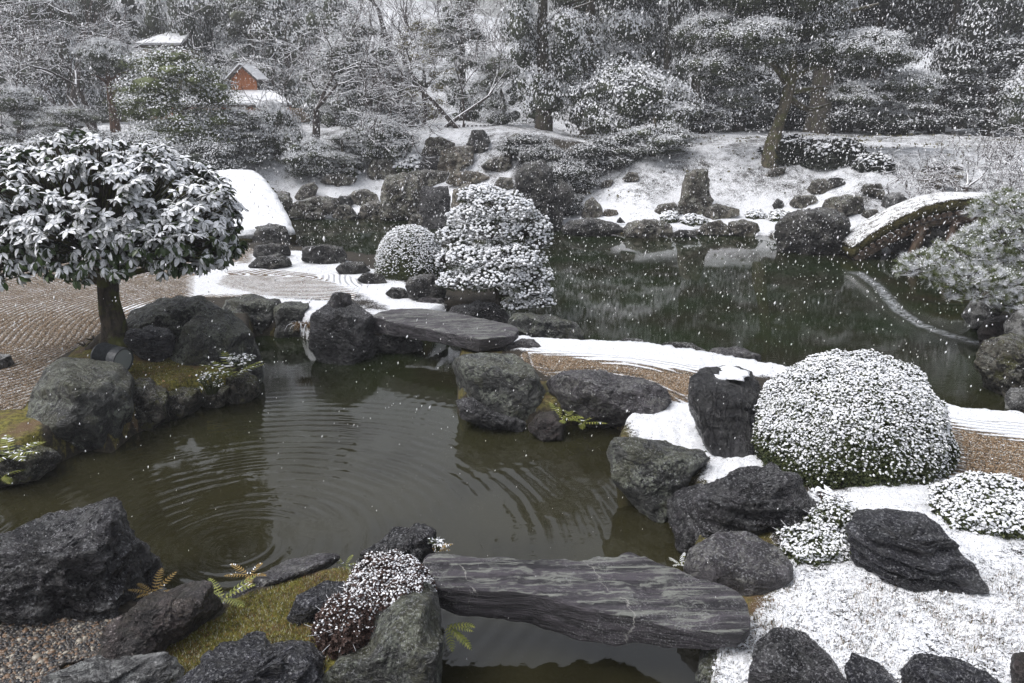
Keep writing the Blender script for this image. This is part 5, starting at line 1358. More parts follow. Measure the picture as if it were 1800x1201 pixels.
# ------------------------------------------------------------------ earth-covered log bridges
def earth_bridge(path, width, label, label_n, posts=(), seed=1, snow_t=.045, turf_t=.20):
    rng = np.random.RandomState(seed)
    path = np.array(path, float); b0 = path[0].copy(); b0[2] = 0
    n = 60; t = np.linspace(0, len(path) - 1, n)
    c = np.stack([np.interp(t, np.arange(len(path)), path[:, k]) for k in range(3)], 1)
    for _ in range(6): c[1:-1] = .25 * c[:-2] + .5 * c[1:-1] + .25 * c[2:]
    c = c - b0
    d = np.gradient(c, axis=0); d[:, 2] = 0; d /= np.linalg.norm(d, axis=1)[:, None]
    s = np.stack([d[:, 1], -d[:, 0], d[:, 0] * 0], 1)
    root = empty('earth_bridge', b0); tag(root, label, 'bridge')
    def strip(ring, name, mat, rough, sc_):
        V = np.stack([c + s * a + np.array([0, 0, 1.0]) * z for a, z in ring], 1)
        nn = fbm(V * sc_ + seed * 3, 4, .6)
        cen = V.mean(1, keepdims=True); dl = V - cen; dl /= np.linalg.norm(dl, axis=2)[..., None]
        V = V + dl * (nn * rough * (1.6 if width > 1 else 1))[..., None]
        m = len(ring); k = np.arange(m)
        f = np.concatenate([np.stack([j * m + k, j * m + (k + 1) % m, (j + 1) * m + (k + 1) % m, (j + 1) * m + k], 1) for j in range(n - 1)])
        caps = np.array([[0] + [m - 1 - q for q in range(m - 1)][:0]]) if False else None
        v = np.vstack([V.reshape(-1, 3), V[0].mean(0), V[-1].mean(0)])
        tri = np.concatenate([np.stack([(k + 1) % m, k, np.full(m, len(v) - 2)], 1), np.stack([(n - 1) * m + k, (n - 1) * m + (k + 1) % m, np.full(m, len(v) - 1)], 1)])
        return obj(name, mesh_np(name, v, [tri, f], [M[mat]], None, True), root)
    w_ = width / 2
    strip([(-w_, -snow_t * .4), (-w_ * .97, snow_t * .5), (-w_ * .8, snow_t), (-w_ * .4, snow_t * 1.25), (0, snow_t * 1.4), (w_ * .4, snow_t * 1.25), (w_ * .8, snow_t), (w_ * .97, snow_t * .5), (w_, -snow_t * .4), (0, -snow_t)], 'snow_cover', 'snow' if width > 1 else 'snow_thin', .035, 3.0)
    strip([(-w_ * 1.0, -turf_t), (-w_ * 1.04, -turf_t * .6), (-w_ * 1.02, -.02), (-w_ * .9, .0), (0, .0), (w_ * .9, .0), (w_ * 1.02, -.02), (w_ * 1.04, -turf_t * .6), (w_ * 1.0, -turf_t), (0, -turf_t)], 'turf', 'moss_edge', .085, 5.0)
    L = np.concatenate([[0], np.cumsum(np.linalg.norm(np.diff(c, axis=0), axis=1))])
    lm_ = None
    for q in np.arange(.12, L[-1] - .05, .125):
        cc = np.array([np.interp(q, L, c[:, k]) for k in range(3)]); ss = np.array([np.interp(q, L, s[:, k]) for k in range(3)])
        if lm_ is None:
            v_, f_ = polytube([np.array([-w_ * 1.06, 0, 0]), np.array([0, 0, .005]), np.array([w_ * 1.06, 0, 0])], [.052, .055, .05], 8, .1, 2)
            g = Geo(); g.add(v_, f_)
            for sx in (0, len(v_) - 8): g.add(v_[sx:sx + 8], np.array([[0, 1, 2, 3], [0, 3, 4, 7], [4, 5, 6, 7]]))
            lm_ = g.mesh('deck_log', [M['wood_post']], True)
        o = obj('log', lm_, root, cc - np.array([0, 0, turf_t + .055])); o.rotation_euler = (rng.uniform(0, .3), 0, math.atan2(ss[1], ss[0]) + rng.normal() * .03)
    for sg in (-.72, .72):
        pts = [c[k] + s[k] * w_ * sg - np.array([0, 0, turf_t + .19]) for k in (0, 15, 30, 45, 59)]
        v_, f_ = polytube(pts, [.085] * 5, 10, .15, 1); g = Geo(); g.add(v_, f_)
        obj('beam', g.mesh('bridge_beam', [M['wood_post']], True), root)
    for fr, tilt in posts:
        k = int(fr * (n - 1))
        for sg in (-.8, .8):
            top = c[k] + s[k] * w_ * sg - np.array([0, 0, turf_t + .2]); bot = c[k] + s[k] * w_ * sg * 1.15 + d[k] * tilt; bot[2] = -.5
            v_, f_ = polytube([bot, (bot + top) / 2, top], [.10, .095, .085], 10, .2, k); g = Geo(); g.add(v_, f_)
            obj('post', g.mesh('bridge_post', [M['wood_post']], True), root)
        a = c[k] - s[k] * w_ * 1.15 - np.array([0, 0, turf_t + .30]); b_ = c[k] + s[k] * w_ * 1.15 - np.array([0, 0, turf_t + .30])
        v_, f_ = polytube([a, b_], [.07, .07], 8, .1, k); g = Geo(); g.add(v_, f_); obj('cross_beam', g.mesh('cross_beam', [M['wood_post']], True), root)
    return root
yb = 15.2
pr_ = [(1500, 436), (1540, 408), (1565, 394), (1600, 376), (1645, 358), (1690, 350), (1750, 350), (1810, 356), (1880, 372), (1960, 402)]
earth_bridge([at_y(u, v, yb - .02 * i) + np.array([0, .45, 0]) for i, (u, v) in enumerate(pr_)], .9, 'arched log bridge covered with turf and snow at the right, standing on wooden posts', '', posts=[(.43, -.35), (.56, -.25), (.80, .3)], seed=2)
earth_bridge([(-4.95, 15.9, .38), (-5.3, 16.7, .60), (-5.8, 17.7, .95), (-6.35, 18.8, 1.16), (-6.9, 19.9, 1.22), (-7.4, 21.0, 1.05), (-7.9, 22.4, .7)], 1.2, 'arched earth bridge seen end on, thick with smooth white snow, behind the left tree', '', posts=[(.3, 0), (.62, 0)], seed=5, snow_t=.09)

# ------------------------------------------------------------------ buildings glimpsed through the trees
def board_mat(name, c1, c2):
    b = NB(name); co = b.coord('Object', (1, 1, .08)); n = b.noise(co, 22, 4, .6)
    return b.fin(b.mix(n, c1, c2), .75, b.bump(n, .5, .01), .2)
M['board'] = board_mat('orange_cedar_board', (.30, .11, .045), (.50, .20, .09))
M['roof_edge'] = simple('dark_bark_roof', (.05, .042, .036), (.11, .095, .085), 14, .9, .8, .03)
M['plaster'] = simple('aged_ochre_plaster', (.22, .16, .11), (.30, .23, .16), 6, .9, .2)
M['tile'] = simple('grey_roof_tile', (.05, .052, .056), (.11, .112, .12), 20, .5, .3)
def quadslab(g, pts, th, mi=0):
    p = np.array(pts, float); nrm = np.cross(p[1] - p[0], p[3] - p[0]); nrm /= np.linalg.norm(nrm)
    if nrm[2] < 0: nrm = -nrm
    v = np.vstack([p, p + nrm * th]); g.add(v, np.array([[0, 3, 2, 1], [4, 5, 6, 7], [0, 1, 5, 4], [1, 2, 6, 5], [2, 3, 7, 6], [3, 0, 4, 7]]), mi)
hb = at_y(425, 250, 34.0); gz = zt(hb[0], 34.5)
house = empty('tea_house', (hb[0], 34.0, gz)); tag(house, 'tea house with an orange boarded gable and snowy roof, half hidden by trees', 'house')
H0 = -gz
X0 = lambda u: (at_y(u, 150, 34.0)[0] - hb[0]); Z0 = lambda v: at_y(425, v, 34.0)[2] + H0
gl, gr, gt, ge, gb = X0(406), X0(452), Z0(118), Z0(140), Z0(166)
nb = 10
for i in range(nb):                      # gable boards one by one
    a = gl + (gr - gl) * i / nb; c_ = gl + (gr - gl) * (i + .93) / nb; mid = (gl + gr) / 2
    tz = lambda x: ge + (gt - ge) * (1 - abs(x - mid) / ((gr - gl) / 2))
    g = Geo(); v = np.array([[a, 0, gb], [c_, 0, gb], [c_, 0, tz(c_)], [a, 0, tz(a)]]); v2 = v + np.array([0, .03, 0]); v = v - np.array([0, .012 * (i % 2), 0])
    g.add(np.vstack([v, v2]), np.array([[0, 1, 2, 3], [1, 5, 6, 2], [4, 0, 3, 7], [3, 2, 6, 7]])); obj('board', g.mesh('gable_board', [M['board']]), house)
def roof_pair(par, xl, xr, ze, zr, y0, y1, over=.25, snow=.09):
    mid = (xl + xr) / 2
    g = Geo(); s = Geo()
    k = (zr - ze) / (mid - xl)
    for sg, xe in ((-1, xl - over), (1, xr + over)):
        zz = ze - k * over
        pts = [(mid, y0 - .3, zr + .02), (xe, y0 - .3, zz), (xe, y1, zz), (mid, y1, zr + .02)]
        quadslab(g, pts, .07); pts = [(p[0] * .995, p[1] + .02, p[2] + .075) for p in pts]; quadslab(s, pts, snow)
    obj('roof', g.mesh('roof', [M['roof_edge']]), par); obj('roof_snow', s.mesh('roof_snow', [M['snow']]), par)
roof_pair(house, gl, gr, ge, gt, 0, 1.2, .12, .07)
g = Geo(); s = Geo()
xl, xr = X0(290), X0(530); ya = -1.7; ze = Z0(188)
pts = [(xl, ya, ze), (xr, ya, ze), (X0(475), .0, gb), (X0(330), .0, gb)]
quadslab(g, pts, .08); quadslab(s, [(p[0], p[1] + .03, p[2] + .09) for p in pts], .09)
obj('roof', g.mesh('skirt_roof', [M['roof_edge']]), house); obj('roof_snow', s.mesh('skirt_roof_snow', [M['snow']]), house)
g = Geo(); box(g, ((xl + xr) / 2, 1.2, ze / 2 - .05), (xr - xl - 1.0, 3.6, ze - .1)); obj('wall', g.mesh('house_wall', [M['plaster']]), house)
for u in (312, 350, 400, 446, 480, 512):
    g = Geo(); box(g, (X0(u), -.72, ze / 2), (.16, .14, ze)); obj('post', g.mesh('house_post', [M['board']]), house)
hx = at_y(272, 72, 38.0)
hall = empty('hall', (hx[0], 38.0, zt(hx[0], 39))); tag(hall, 'distant hall whose grey snowy roof shows above the pine crown in the upper left', 'building')
zz = hx[2] - hall.location[2]
g = Geo(); box(g, (0, 2, (zz - .3) / 2), (2.0, 2.4, max(zz - .3, 1))); obj('wall', g.mesh('hall_wall', [M['plaster']]), hall)
g = Geo(); s = Geo()
for ys in (.2, 3.8):
    pts = [(-1.0, ys, zz - .3), (1.1, ys, zz - .3), (.9, 2, zz + .3), (-.1, 2, zz + .3)]
    if ys > 1: pts = pts[::-1]
    quadslab(g, pts, .12); quadslab(s, [(p[0], p[1], p[2] + .14) for p in pts], .1)
obj('roof', g.mesh('hall_roof', [M['roof_edge']]), hall); obj('roof_snow', s.mesh('hall_roof_snow', [M['snow']]), hall)
# little roofed garden wall at the head of the rockery
gw = at_y(826, 240, 29.0); gzz = zt(gw[0], 29)
gwall = empty('garden_wall', (gw[0], 29, gzz)); tag(gwall, 'low garden wall with ribbed roof tiles striped by snow at the head of the rockery', 'wall', None, 'thing')
tz_ = at_y(826, 232, 29.0)[2] - gzz; wl = 1.3
g = Geo(); box(g, (0, .1, tz_ / 2 - .1), (wl * 2, .2, max(tz_, .3))); obj('wall', g.mesh('plaster_wall', [M['plaster']]), gwall)
tm = None
for i in range(18):
    x = -wl + i * wl * 2 / 17
    if tm is None:
        v_, f_ = polytube([np.array([0, -.42, -.12]), np.array([0, .1, .14])], [.045, .045], 6, 0, 0, 1); g = Geo(); g.add(v_, f_); tm = g.mesh('ridge_tile', [M['tile']], True)
    obj('tile', tm, gwall, (x, 0, tz_ + .06))
g = Geo(); s = Geo(); quadslab(g, [(-wl, -.42, tz_ - .10), (wl, -.42, tz_ - .10), (wl, .1, tz_ + .16), (-wl, .1, tz_ + .16)], .03); obj('roof', g.mesh('wall_roof', [M['snow']]), gwall)

# ------------------------------------------------------------------ trees
def crown_mesh(seed, R=2.4, H=6.0, shape='dome', lobes=48, lr=(.45, .95), q=22000, leaf=.10, snow=.5, mat='leaf_far', flat=.55, inner=.6):
    rng = np.random.RandomState(seed); g = Geo()
    hz = rng.uniform(0.02, 1, lobes)
    if shape == 'dome': prof = np.sqrt(np.clip(1 - (np.maximum(hz - .35, 0) / .65) ** 2, .03, 1)) * np.clip(.55 + hz * 1.4, 0, 1)
    elif shape == 'cone': prof = (1 - hz) ** .75 * .95 + .08
    elif shape == 'column': prof = np.clip(np.sin(np.clip(hz, .05, .97) * math.pi) ** .45, .1, 1)
    else: prof = np.sqrt(np.clip(1 - (hz * 2 - 1) ** 2, .05, 1))
    th = rng.uniform(0, 2 * math.pi, lobes); rr = prof * R * np.sqrt(rng.uniform(.15, 1, lobes)) * .85
    lrad = rng.uniform(*lr, lobes) * (R / 2.4)
    c = np.stack([rr * np.cos(th), rr * np.sin(th), hz * (H - .6) + .2], 1)
    axs = np.stack([lrad * rng.uniform(.9, 1.35, lobes), lrad * rng.uniform(.9, 1.35, lobes), lrad * flat * rng.uniform(.8, 1.2, lobes)], 1)
    for i in range(lobes): g.add(c[i] + ICO1[0] * axs[i] * inner, ICO1[1], 0)
    pk = rng.choice(lobes, q, p=lrad ** 2 / (lrad ** 2).sum())
    cz = rng.uniform(-.8, 1, q); t2 = rng.uniform(0, 2 * math.pi, q); r_ = np.sqrt(1 - cz ** 2)
    d = np.stack([r_ * np.cos(t2), r_ * np.sin(t2), cz], 1)
    rad = 1 + .28 * noise3(d * 3.1 + pk[:, None] * 3.7) + rng.normal(size=q) * .10
    p = c[pk] + d * axs[pk] * rad[:, None]
    pn = noise3(p * 1.6 + seed)
    sn = np.clip(snow * smooth(-.35, .35, cz + pn * .6) * 1.6, 0, .96)
    on = rng.rand(q) < sn
    nrm = d + rng.normal(size=p.shape) * .55
    nrm[on] = nrm[on] * .9 + np.array([0, -.1, .55]); 
    R3 = frames(nrm, rng)
    sz = leaf * rng.uniform(.6, 1.35, q)
    sn_extra = 1.25
    g.stamp(LEAF_V, LEAF_F, p[~on], R3[~on], sz[~on], 0)
    g.stamp(LEAF_V, LEAF_F, p[on] + np.array([0, 0, leaf * .2]), R3[on], sz[on] * 1.12, 1)
    return g.mesh('crown_foliage', [M[mat], M['snow']])
CR = {
 'dome1': crown_mesh(1, snow=.75), 'dome2': crown_mesh(2, snow=.62, lobes=60), 'domew': crown_mesh(3, snow=1.1, leaf=.085, q=26000),
 'cone1': crown_mesh(4, H=9, shape='column', snow=.75, lobes=75, q=28000), 'col2': crown_mesh(5, H=10, shape='column', snow=.7, lobes=85, q=28000),
 'dark1': crown_mesh(6, H=8, shape='column', snow=.48, mat='leaf_fardark', lobes=70, q=26000), 'dark2': crown_mesh(7, H=6, shape='dome', snow=.42, mat='leaf_fardark'),
 'pad1': crown_mesh(8, R=2.4, H=2.2, shape='ball', snow=.68, lobes=30, flat=.62, q=22000, leaf=.078, lr=(.4, .85)), 'pad2': crown_mesh(9, R=2.4, H=2.2, shape='ball', snow=.62, lobes=34, flat=.62, q=22000, leaf=.078, lr=(.4, .85)),
 'green': crown_mesh(10, H=5, shape='dome', snow=.46, mat='leaf_fargreen', lobes=60, q=30000, leaf=.085), 'yellow': crown_mesh(12, H=6, snow=.5, mat='leaf_yellow', lobes=40, q=18000),
 'lowdark': crown_mesh(14, R=2.4, H=2.6, shape='dome', snow=.35, mat='leaf_fardark', lobes=40, q=18000), 'lowgrey': crown_mesh(15, R=2.4, H=2.6, shape='dome', snow=.6, lobes=40, q=18000),
 'frost': crown_mesh(13, H=4, shape='dome', snow=.8, mat='leaf_far', lobes=50, q=26000, leaf=.06, flat=.7, inner=.5),
}
CD = {'dome1': (2.4, 6), 'dome2': (2.4, 6), 'domew': (2.4, 6), 'cone1': (2.4, 9), 'col2': (2.4, 10), 'dark1': (2.4, 8), 'dark2': (2.4, 6), 'pad1': (2.4, 2.2), 'pad2': (2.4, 2.2), 'green': (2.4, 5), 'yellow': (2.4, 6), 'frost': (2.4, 4), 'lowdark': (2.4, 2.6), 'lowgrey': (2.4, 2.6)}
TRK = {}
def trunk_mesh(key, H, r, lean=(0, 0), mat='bark_far', seed=1, limbs=5):
    rng = np.random.RandomState(seed); g = Geo()
    pts = [np.array([0, 0, -.3]), np.array([lean[0] * .1 + rng.normal() * .03, lean[1] * .1, H * .2]), np.array([lean[0] * .45 + rng.normal() * .08, lean[1] * .4, H * .5]), np.array([lean[0], lean[1], H])]
    v, f = polytube(pts, [r * 1.5, r, r * .8, r * .3], 10, .3, seed); g.add(v, f)
    for i in range(limbs):
        a = rng.uniform(0, 6.28); k = rng.uniform(.45, .9); b_ = np.array([lean[0] * k, lean[1] * k, H * k]); L = H * .28
        v, f = polytube([b_, b_ + np.array([math.cos(a) * L * .5, math.sin(a) * L * .5, L * .35]), b_ + np.array([math.cos(a) * L, math.sin(a) * L, L * .5])], [r * .4, r * .28, r * .08], 6, .2, i); g.add(v, f)
    return g.mesh('tree_trunk', [M[mat]], True)
def tree(u, Y, vbot, top, hw, var, label, tr=.16, group=None, rot=None, cat='tree', name='evergreen_tree', tmat='bark_far', trunk=True, dep=1.0, extra=()):
    """top: photo row (negative rows lie above the frame) or height in metres as ('z', h)"""
    if Y is None: Y = float(hit(u, vbot)[1]) + .35
    c = at_y(u, 200, Y); x = c[0]; gz_ = zt(x, Y)
    root = empty(name, (x, Y, gz_)); tag(root, label, cat, group)
    k = float((np.array([x, Y, 3.0]) - CAMP) @ FWD) / F
    for (du, dv0, dv1, hw_, vr, dy) in ((0, vbot, top, hw, var, 0),) + tuple(extra):
        zb = at_y(u, dv0, Y + dy)[2] - gz_; ztp = (dv1[1] - gz_) if isinstance(dv1, tuple) else at_y(u, dv1, Y + dy)[2] - gz_
        zb = max(zb, .02) if dv0 > 200 else zb
        if (ztp - zb) / CD[vr][1] < .62 * hw_ * k / 2.4: vr = 'lowdark' if vr in ('dark1', 'dark2') else 'lowgrey' if vr not in ('pad1', 'pad2') else vr
        o = obj('crown', CR[vr], root, (du * k, dy, zb))
        R_, H_ = CD[vr]; o.scale = (hw_ * k / R_, hw_ * k / R_ * dep, (ztp - zb) / H_)
        o.rotation_euler = (0, 0, rot if rot is not None else (u * 1.7 + dy) % 6.28)
        topz = max(ztp, 1)
    if trunk:
        Ht = (at_y(u, vbot, Y)[2] - gz_) * .3 + (ztp) * .6
        obj('trunk', trunk_mesh('', max(Ht, 1.0), tr, (0, 0), tmat, int(u + Y) % 97, 4), root)
    return root
tree(200, 25, 128, 66, 48, 'pad1', 'small round-headed pine on a bare brown trunk in the upper left', .12, tmat='bark_red', name='pine_tree')
tree(312, 23, 300, 78, 108, 'green', 'broad green pine with a reddish trunk, only lightly snowed, above the left tree', .16, name='pine_tree', tmat='bark_red')
tree(480, None, 292, 176, 54, 'pad1', 'layered evergreen shrub with thick white tops right of the broad green pine', .08)
tree(425, None, 305, 190, 60, 'dome2', 'dark evergreen bush at the foot of the broad green pine on its right', .08, trunk=False)
tree(668, None, 302, 200, 58, 'domew', 'rounded white-laden evergreen left of the rockery', .08)
tree(598, None, 322, 228, 46, 'domew', 'smaller white-laden evergreen between the two bare trees and the rockery', .07)
tree(540, None, 325, 240, 55, 'dome2', 'grey-green evergreen bush behind the far left snow bank', .07, trunk=False)
tree(640, 27.5, 235, 12, 68, 'domew', 'tall evergreen heavy with bluish snow left of the sky gap', .16)
tree(816, 34, 235, -70, 50, 'cone1', 'tall narrow evergreen in the middle left of the bright sky notch', .18)
tree(748, 37, 235, 28, 62, 'yellow', 'faded yellow-green tree top behind the crossed bare trunks', .15)
tree(955, 27, 292, ('z', 13), 78, 'col2', 'big grey evergreen right of the bright sky notch', .22)
tree(1115, 26, 300, 105, 105, 'domew', 'wide evergreen loaded with bright snow left of the far slope', .18)
tree(1150, None, 285, 215, 72, 'domew', 'low brightest snow-loaded evergreen hanging over the left rim of the far slope', .09)
tree(1035, 30.5, 260, ('z', 15), 95, 'cone1', 'tall pale evergreen behind the wide snow-loaded one', .22)
tree(1178, 30, 130, ('z', 18), 62, 'dark1', 'tall straight conifer with a thick bare trunk left of the leaning tree', .22, name='conifer_tree', extra=((-20, 190, 120, 40, 'dark2', .6),))
tree(1222, 31, 110, ('z', 17), 55, 'dark1', 'second tall straight conifer just right of the thick bare trunk', .17, name='conifer_tree')
tree(1005, None, 352, 282, 62, 'dark2', 'dark bush on the bank right of the tall cliff stone', .06, trunk=False, cat='shrub', name='evergreen_shrub')
tree(960, None, 322, 255, 50, 'dark2', 'dark bush above the tall cliff stone', .06, trunk=False, cat='shrub', name='evergreen_shrub')
tree(1060, None, 312, 245, 66, 'dark2', 'dark bush along the upper left rim of the far slope', .06, trunk=False, cat='shrub', name='evergreen_shrub')
tree(1000, None, 385, 338, 34, 'lowdark', 'small dark twiggy bush at the waterline left of the pointed grey stone', .06, trunk=False, cat='shrub', name='evergreen_shrub')
tree(925, None, 290, 235, 50, 'dark2', 'dark bush right of the snow field of the rockery', .06, trunk=False, cat='shrub', name='evergreen_shrub')
# the leaning tree on the far slope
lb_ = hit(1355, 286)
lt = empty('leaning_tree', lb_); tag(lt, 'mossy-footed leaning tree with wide grey-green tiers standing on the far slope', 'tree')
k = float((lb_ - CAMP) @ FWD) / F
g = Geo()
v, f = polytube([np.array([0, 0, -.2]), np.array([0, 0, .5]), np.array([8 * k, 0, 70 * k]), np.array([22 * k, .1, 130 * k]), np.array([24 * k, .2, 190 * k]), np.array([5 * k, .3, 270 * k])], [.28, .19, .15, .14, .10, .05], 12, .3, 3); g.add(v, f)
for a in [((22, 130), (-20, 175), (-90, 200)), ((22, 135), (70, 165), (150, 180)), ((24, 120), (90, 125), (200, 130)), ((10, 240), (-40, 290), (-80, 310)), ((20, 200), (90, 240), (160, 260)), ((24, 110), (60, 90), (95, 98))]:
    v, f = polytube([np.array([x * k, .2, y * k]) for x, y in a], [.10, .07, .03], 7, .2, a[1][0] % 7); g.add(v, f)
M['bark_mossfoot'] = bark('mossy_leaning_bark', (.05, .042, .03), (.15, .13, .09), .3, .5, .55)
obj('trunk', g.mesh('leaning_trunk', [M['bark_mossfoot']], True), lt)
for (u, vb, vt, hw, vr, dy) in [(1270, 150, 85, 72, 'pad2', .3), (1330, 110, 30, 85, 'pad2', -.2), (1245, 100, 20, 60, 'pad2', .5), (1430, 118, 20, 75, 'pad2', .4), (1530, 128, 48, 72, 'pad1', -.4), (1600, 180, 122, 58, 'pad2', -.3), (1510, 190, 140, 55, 'pad1', -.5), (1420, 60, -80, 90, 'pad2', .2), (1320, 20, -110, 90, 'pad2', .2), (1300, 190, 150, 45, 'pad2', .6), (1560, 215, 178, 40, 'pad1', .2)]:
    q = at_y(u, vb, lb_[1] + dy) - lb_; z1 = at_y(u, vt, lb_[1] + dy)[2] - lb_[2]
    o = obj('crown', CR[vr], lt, q); o.scale = (hw * k / 2.4, hw * k / 2.4, (z1 - q[2]) / 2.2); o.rotation_euler = (0, 0, u % 6)
tree(1440, 31.5, 90, ('z', 19), 90, 'dark1', 'huge dark-trunked tree behind the leaning tree', .36)
for i, (u, Y, vb, tp_, hw, vr, lab) in enumerate([
    (1530, 33.0, 240, ('z', 15), 100, 'dark1', 'tall black-green tree behind the right end of the leaning tree'),
    (1650, 31.0, 248, ('z', 14), 90, 'dark1', 'dense dark evergreen above the bare maple'),
    (1740, 29.5, 252, 60, 95, 'dark2', 'dark rounded evergreen at the right edge with frosted sprays'),
    (1840, 27.5, 260, 100, 90, 'pad1', 'grey snow-sprayed evergreen cut by the right edge above the wooden bridge'),
    (1300, 33.0, 245, 110, 90, 'dark2', 'dark evergreen between the straight conifers and the leaning tree'),
    (1385, 34.0, 245, 120, 80, 'dark2', 'dark evergreen mass right behind the leaning trunk'),
    (1490, 32.0, 248, 150, 70, 'dark2', 'dark low evergreen right of the huge dark trunk'),
    (1590, 30.5, 250, 175, 75, 'dark2', 'dark low evergreen on the hilltop left of the bare maple'),
    (1230, 30.5, 255, 180, 55, 'dark2', 'dark low evergreen at the left end of the hilltop'),
    (1780, 36.0, 240, ('z', 18), 110, 'cone1', 'tall snow-flecked tree in the upper right corner'),
    (1690, 34.5, 120, ('z', 17), 80, 'pad2', 'broad-tiered tree high above the bare maple')]):
    tree(u, Y, vb, tp_, hw, vr, lab, .22)
for i, (u, Y, vb, tp_, hw, vr, lab) in enumerate([
    (30, 23, 262, 150, 80, 'frost', 'frosted thicket at the left edge behind the crown of the left tree'),
    (120, 22.5, 262, 185, 70, 'frost', 'frosted low thicket at the foot of the bare tree in the upper left'),
    (250, 20.5, 300, 228, 75, 'lowgrey', 'frosted grey bush below the broad green pine on its left'),
    (165, 20.2, 300, 232, 75, 'lowdark', 'dark bush with light snow peeping over the crown of the left tree'),
    (350, 20.6, 322, 245, 62, 'lowdark', 'dark low bush between the broad green pine and the white bridge'),
    (60, 20.0, 330, 238, 90, 'lowgrey', 'dark bush hidden behind the top of the left tree'),
    (700, 29, 250, 110, 60, 'frost', 'frosted grey tree behind the rockery, left of the crossed trunks'),
    (880, 29, 262, 90, 58, 'frost', 'frosted grey tree behind the rockery, under the sky notch'),
    (590, 31, 250, 60, 60, 'frost', 'pale frosted tree behind the forked bare tree'),
    (215, 35.5, 120, 40, 40, 'frost', 'pale frosted tree half covering the left end of the distant hall'),
    (455, 40, 150, -20, 80, 'frost', 'pale frosted tree rising behind the tea house')]):
    tree(u, Y, vb, tp_, hw, vr, lab, .12)
# wooded slope behind: rows that read as one wood but are still single trees
rng = np.random.RandomState(77)
gaps = [(882, 34), (699, 24)]
def filler(Y, u0, u1, step, hmin, hmax, kinds, vb=240):
    u = u0
    while u < u1:
        hw = rng.uniform(.55, .8) * step * 1.05; h = rng.uniform(hmin, hmax); kd = kinds[rng.randint(len(kinds))]
        uu = u + rng.uniform(-.2, .2) * step; y = Y + rng.uniform(-1.5, 1.5)
        if 840 < uu < 2200: h *= 1.0
        if Y < 36 and (385 < uu < 560 or 230 < uu < 335):
            u += step; continue
        if all(abs(uu - a) > hw * .80 + b_ for a, b_ in gaps):
            gzz_ = zt(at_y(uu, 200, y)[0], y)
            tree(uu, y, 245 if Y < 50 else 215, ('z', gzz_ + h), hw, kd, (('tall ' if kd in ('cone1', 'col2', 'dark1') else 'round ') + {'d': 'dark snow-flecked evergreen', 'l': 'pale snow-covered evergreen'}['d' if kd in ('dark1', 'dark2', 'col2') else 'l'] + (' high on the skyline' if Y > 44 else ' in the middle of the wood' if Y > 36 else ' at the front of the wood') + (' left of the sky notch' if uu < 880 else ' right of the sky notch')),
                 .2, group={'d': 'dark evergreens of the wood behind', 'l': 'pale evergreens of the wooded hillside'}['d' if kd in ('dark1', 'dark2', 'col2') else 'l'], trunk=Y < 40)
        u += step
filler(34, -250, 860, 105, 5, 8, ['dome1', 'frost', 'domew', 'dome2'])
filler(41, -350, 860, 110, 9, 13, ['dome1', 'domew', 'cone1', 'frost'])
filler(55, -450, 1000, 120, 12, 18, ['dome1', 'domew', 'cone1'])
filler(37, 960, 2150, 100, 11, 15, ['dark1', 'col2', 'dark1'])
filler(46, 930, 2250, 120, 15, 19, ['dark1', 'cone1', 'col2'])

# ------------------------------------------------------------------ bare trees
def bare_tree(u, v, Ht, label, seed=1, spread=1.0, r=.09, trunks=None, depth=6, Y=None, droop=0.0, name='bare_tree', twigr=.006, budget=2600, cat='bare tree', fan=(2, 3), wide=.62):
    rng = np.random.RandomState(seed)
    b0 = hit(u, v) if Y is None else np.array([at_y(u, v, Y)[0], Y, zt(at_y(u, v, Y)[0], Y)])
    root = empty(name, b0); tag(root, label, cat)
    S = [[], [], [], [], []]   # p0,p1,r0,r1,level
    def grow(p, d, L, r, lv):
        if lv > depth or len(S[0]) > budget: return
        n = 3; q = p
        for i in range(n):
            d2 = d + rng.normal(size=3) * .13 + np.array([0, 0, .05 - droop * lv * .04]); d2 /= np.linalg.norm(d2)
            q2 = q + d2 * L / n; r2 = r * (1 - .22 * (i + 1) / n * 1.2)
            S[0].append(q); S[1].append(q2); S[2].append(max(r, twigr)); S[3].append(max(r2, twigr * .8)); S[4].append(lv)
            if i < n - 1 and lv > 0 and rng.rand() < .6:
                a = rng.normal(size=3); a -= d2 * (a @ d2); a /= np.linalg.norm(a)
                grow(q2, (d2 * .6 + a * .75) / 1.0, L * .55, r2 * .5, lv + 2)
            q, d, r = q2, d2, r2
        k = rng.randint(fan[0], fan[1] + 1)
        for j in range(k):
            a = rng.normal(size=3); a[2] *= .55; a -= d * (a @ d); a /= np.linalg.norm(a)
            nd = d * (1 - wide * .35) + a * wide * spread * rng.uniform(.7, 1.2); nd /= np.linalg.norm(nd)
            grow(q, nd, L * rng.uniform(.68, .88), r * .68, lv + 1)
    for (dx, dy, dz, L, rr) in (trunks or [(0, 0, 1, Ht * .33, r)]):
        d = np.array([dx, dy, dz], float); d /= np.linalg.norm(d); grow(np.array([0, 0, -.1]), d, L, rr, 0)
    S = [np.array(q) for q in S]
    th = S[4] <= 1
    g = Geo(); g.add(*tube_segs(S[0][th], S[1][th], S[2][th], S[3][th], 8)); obj('trunk', g.mesh('bare_trunk', [M['bark_twig']], True), root)
    g = Geo(); g.add(*tube_segs(S[0][~th], S[1][~th], S[2][~th], S[3][~th], 4)); o = obj('twigs', g.mesh('bare_twigs', [M['bark_twig']]), root); o['kind'] = 'stuff'
    return root
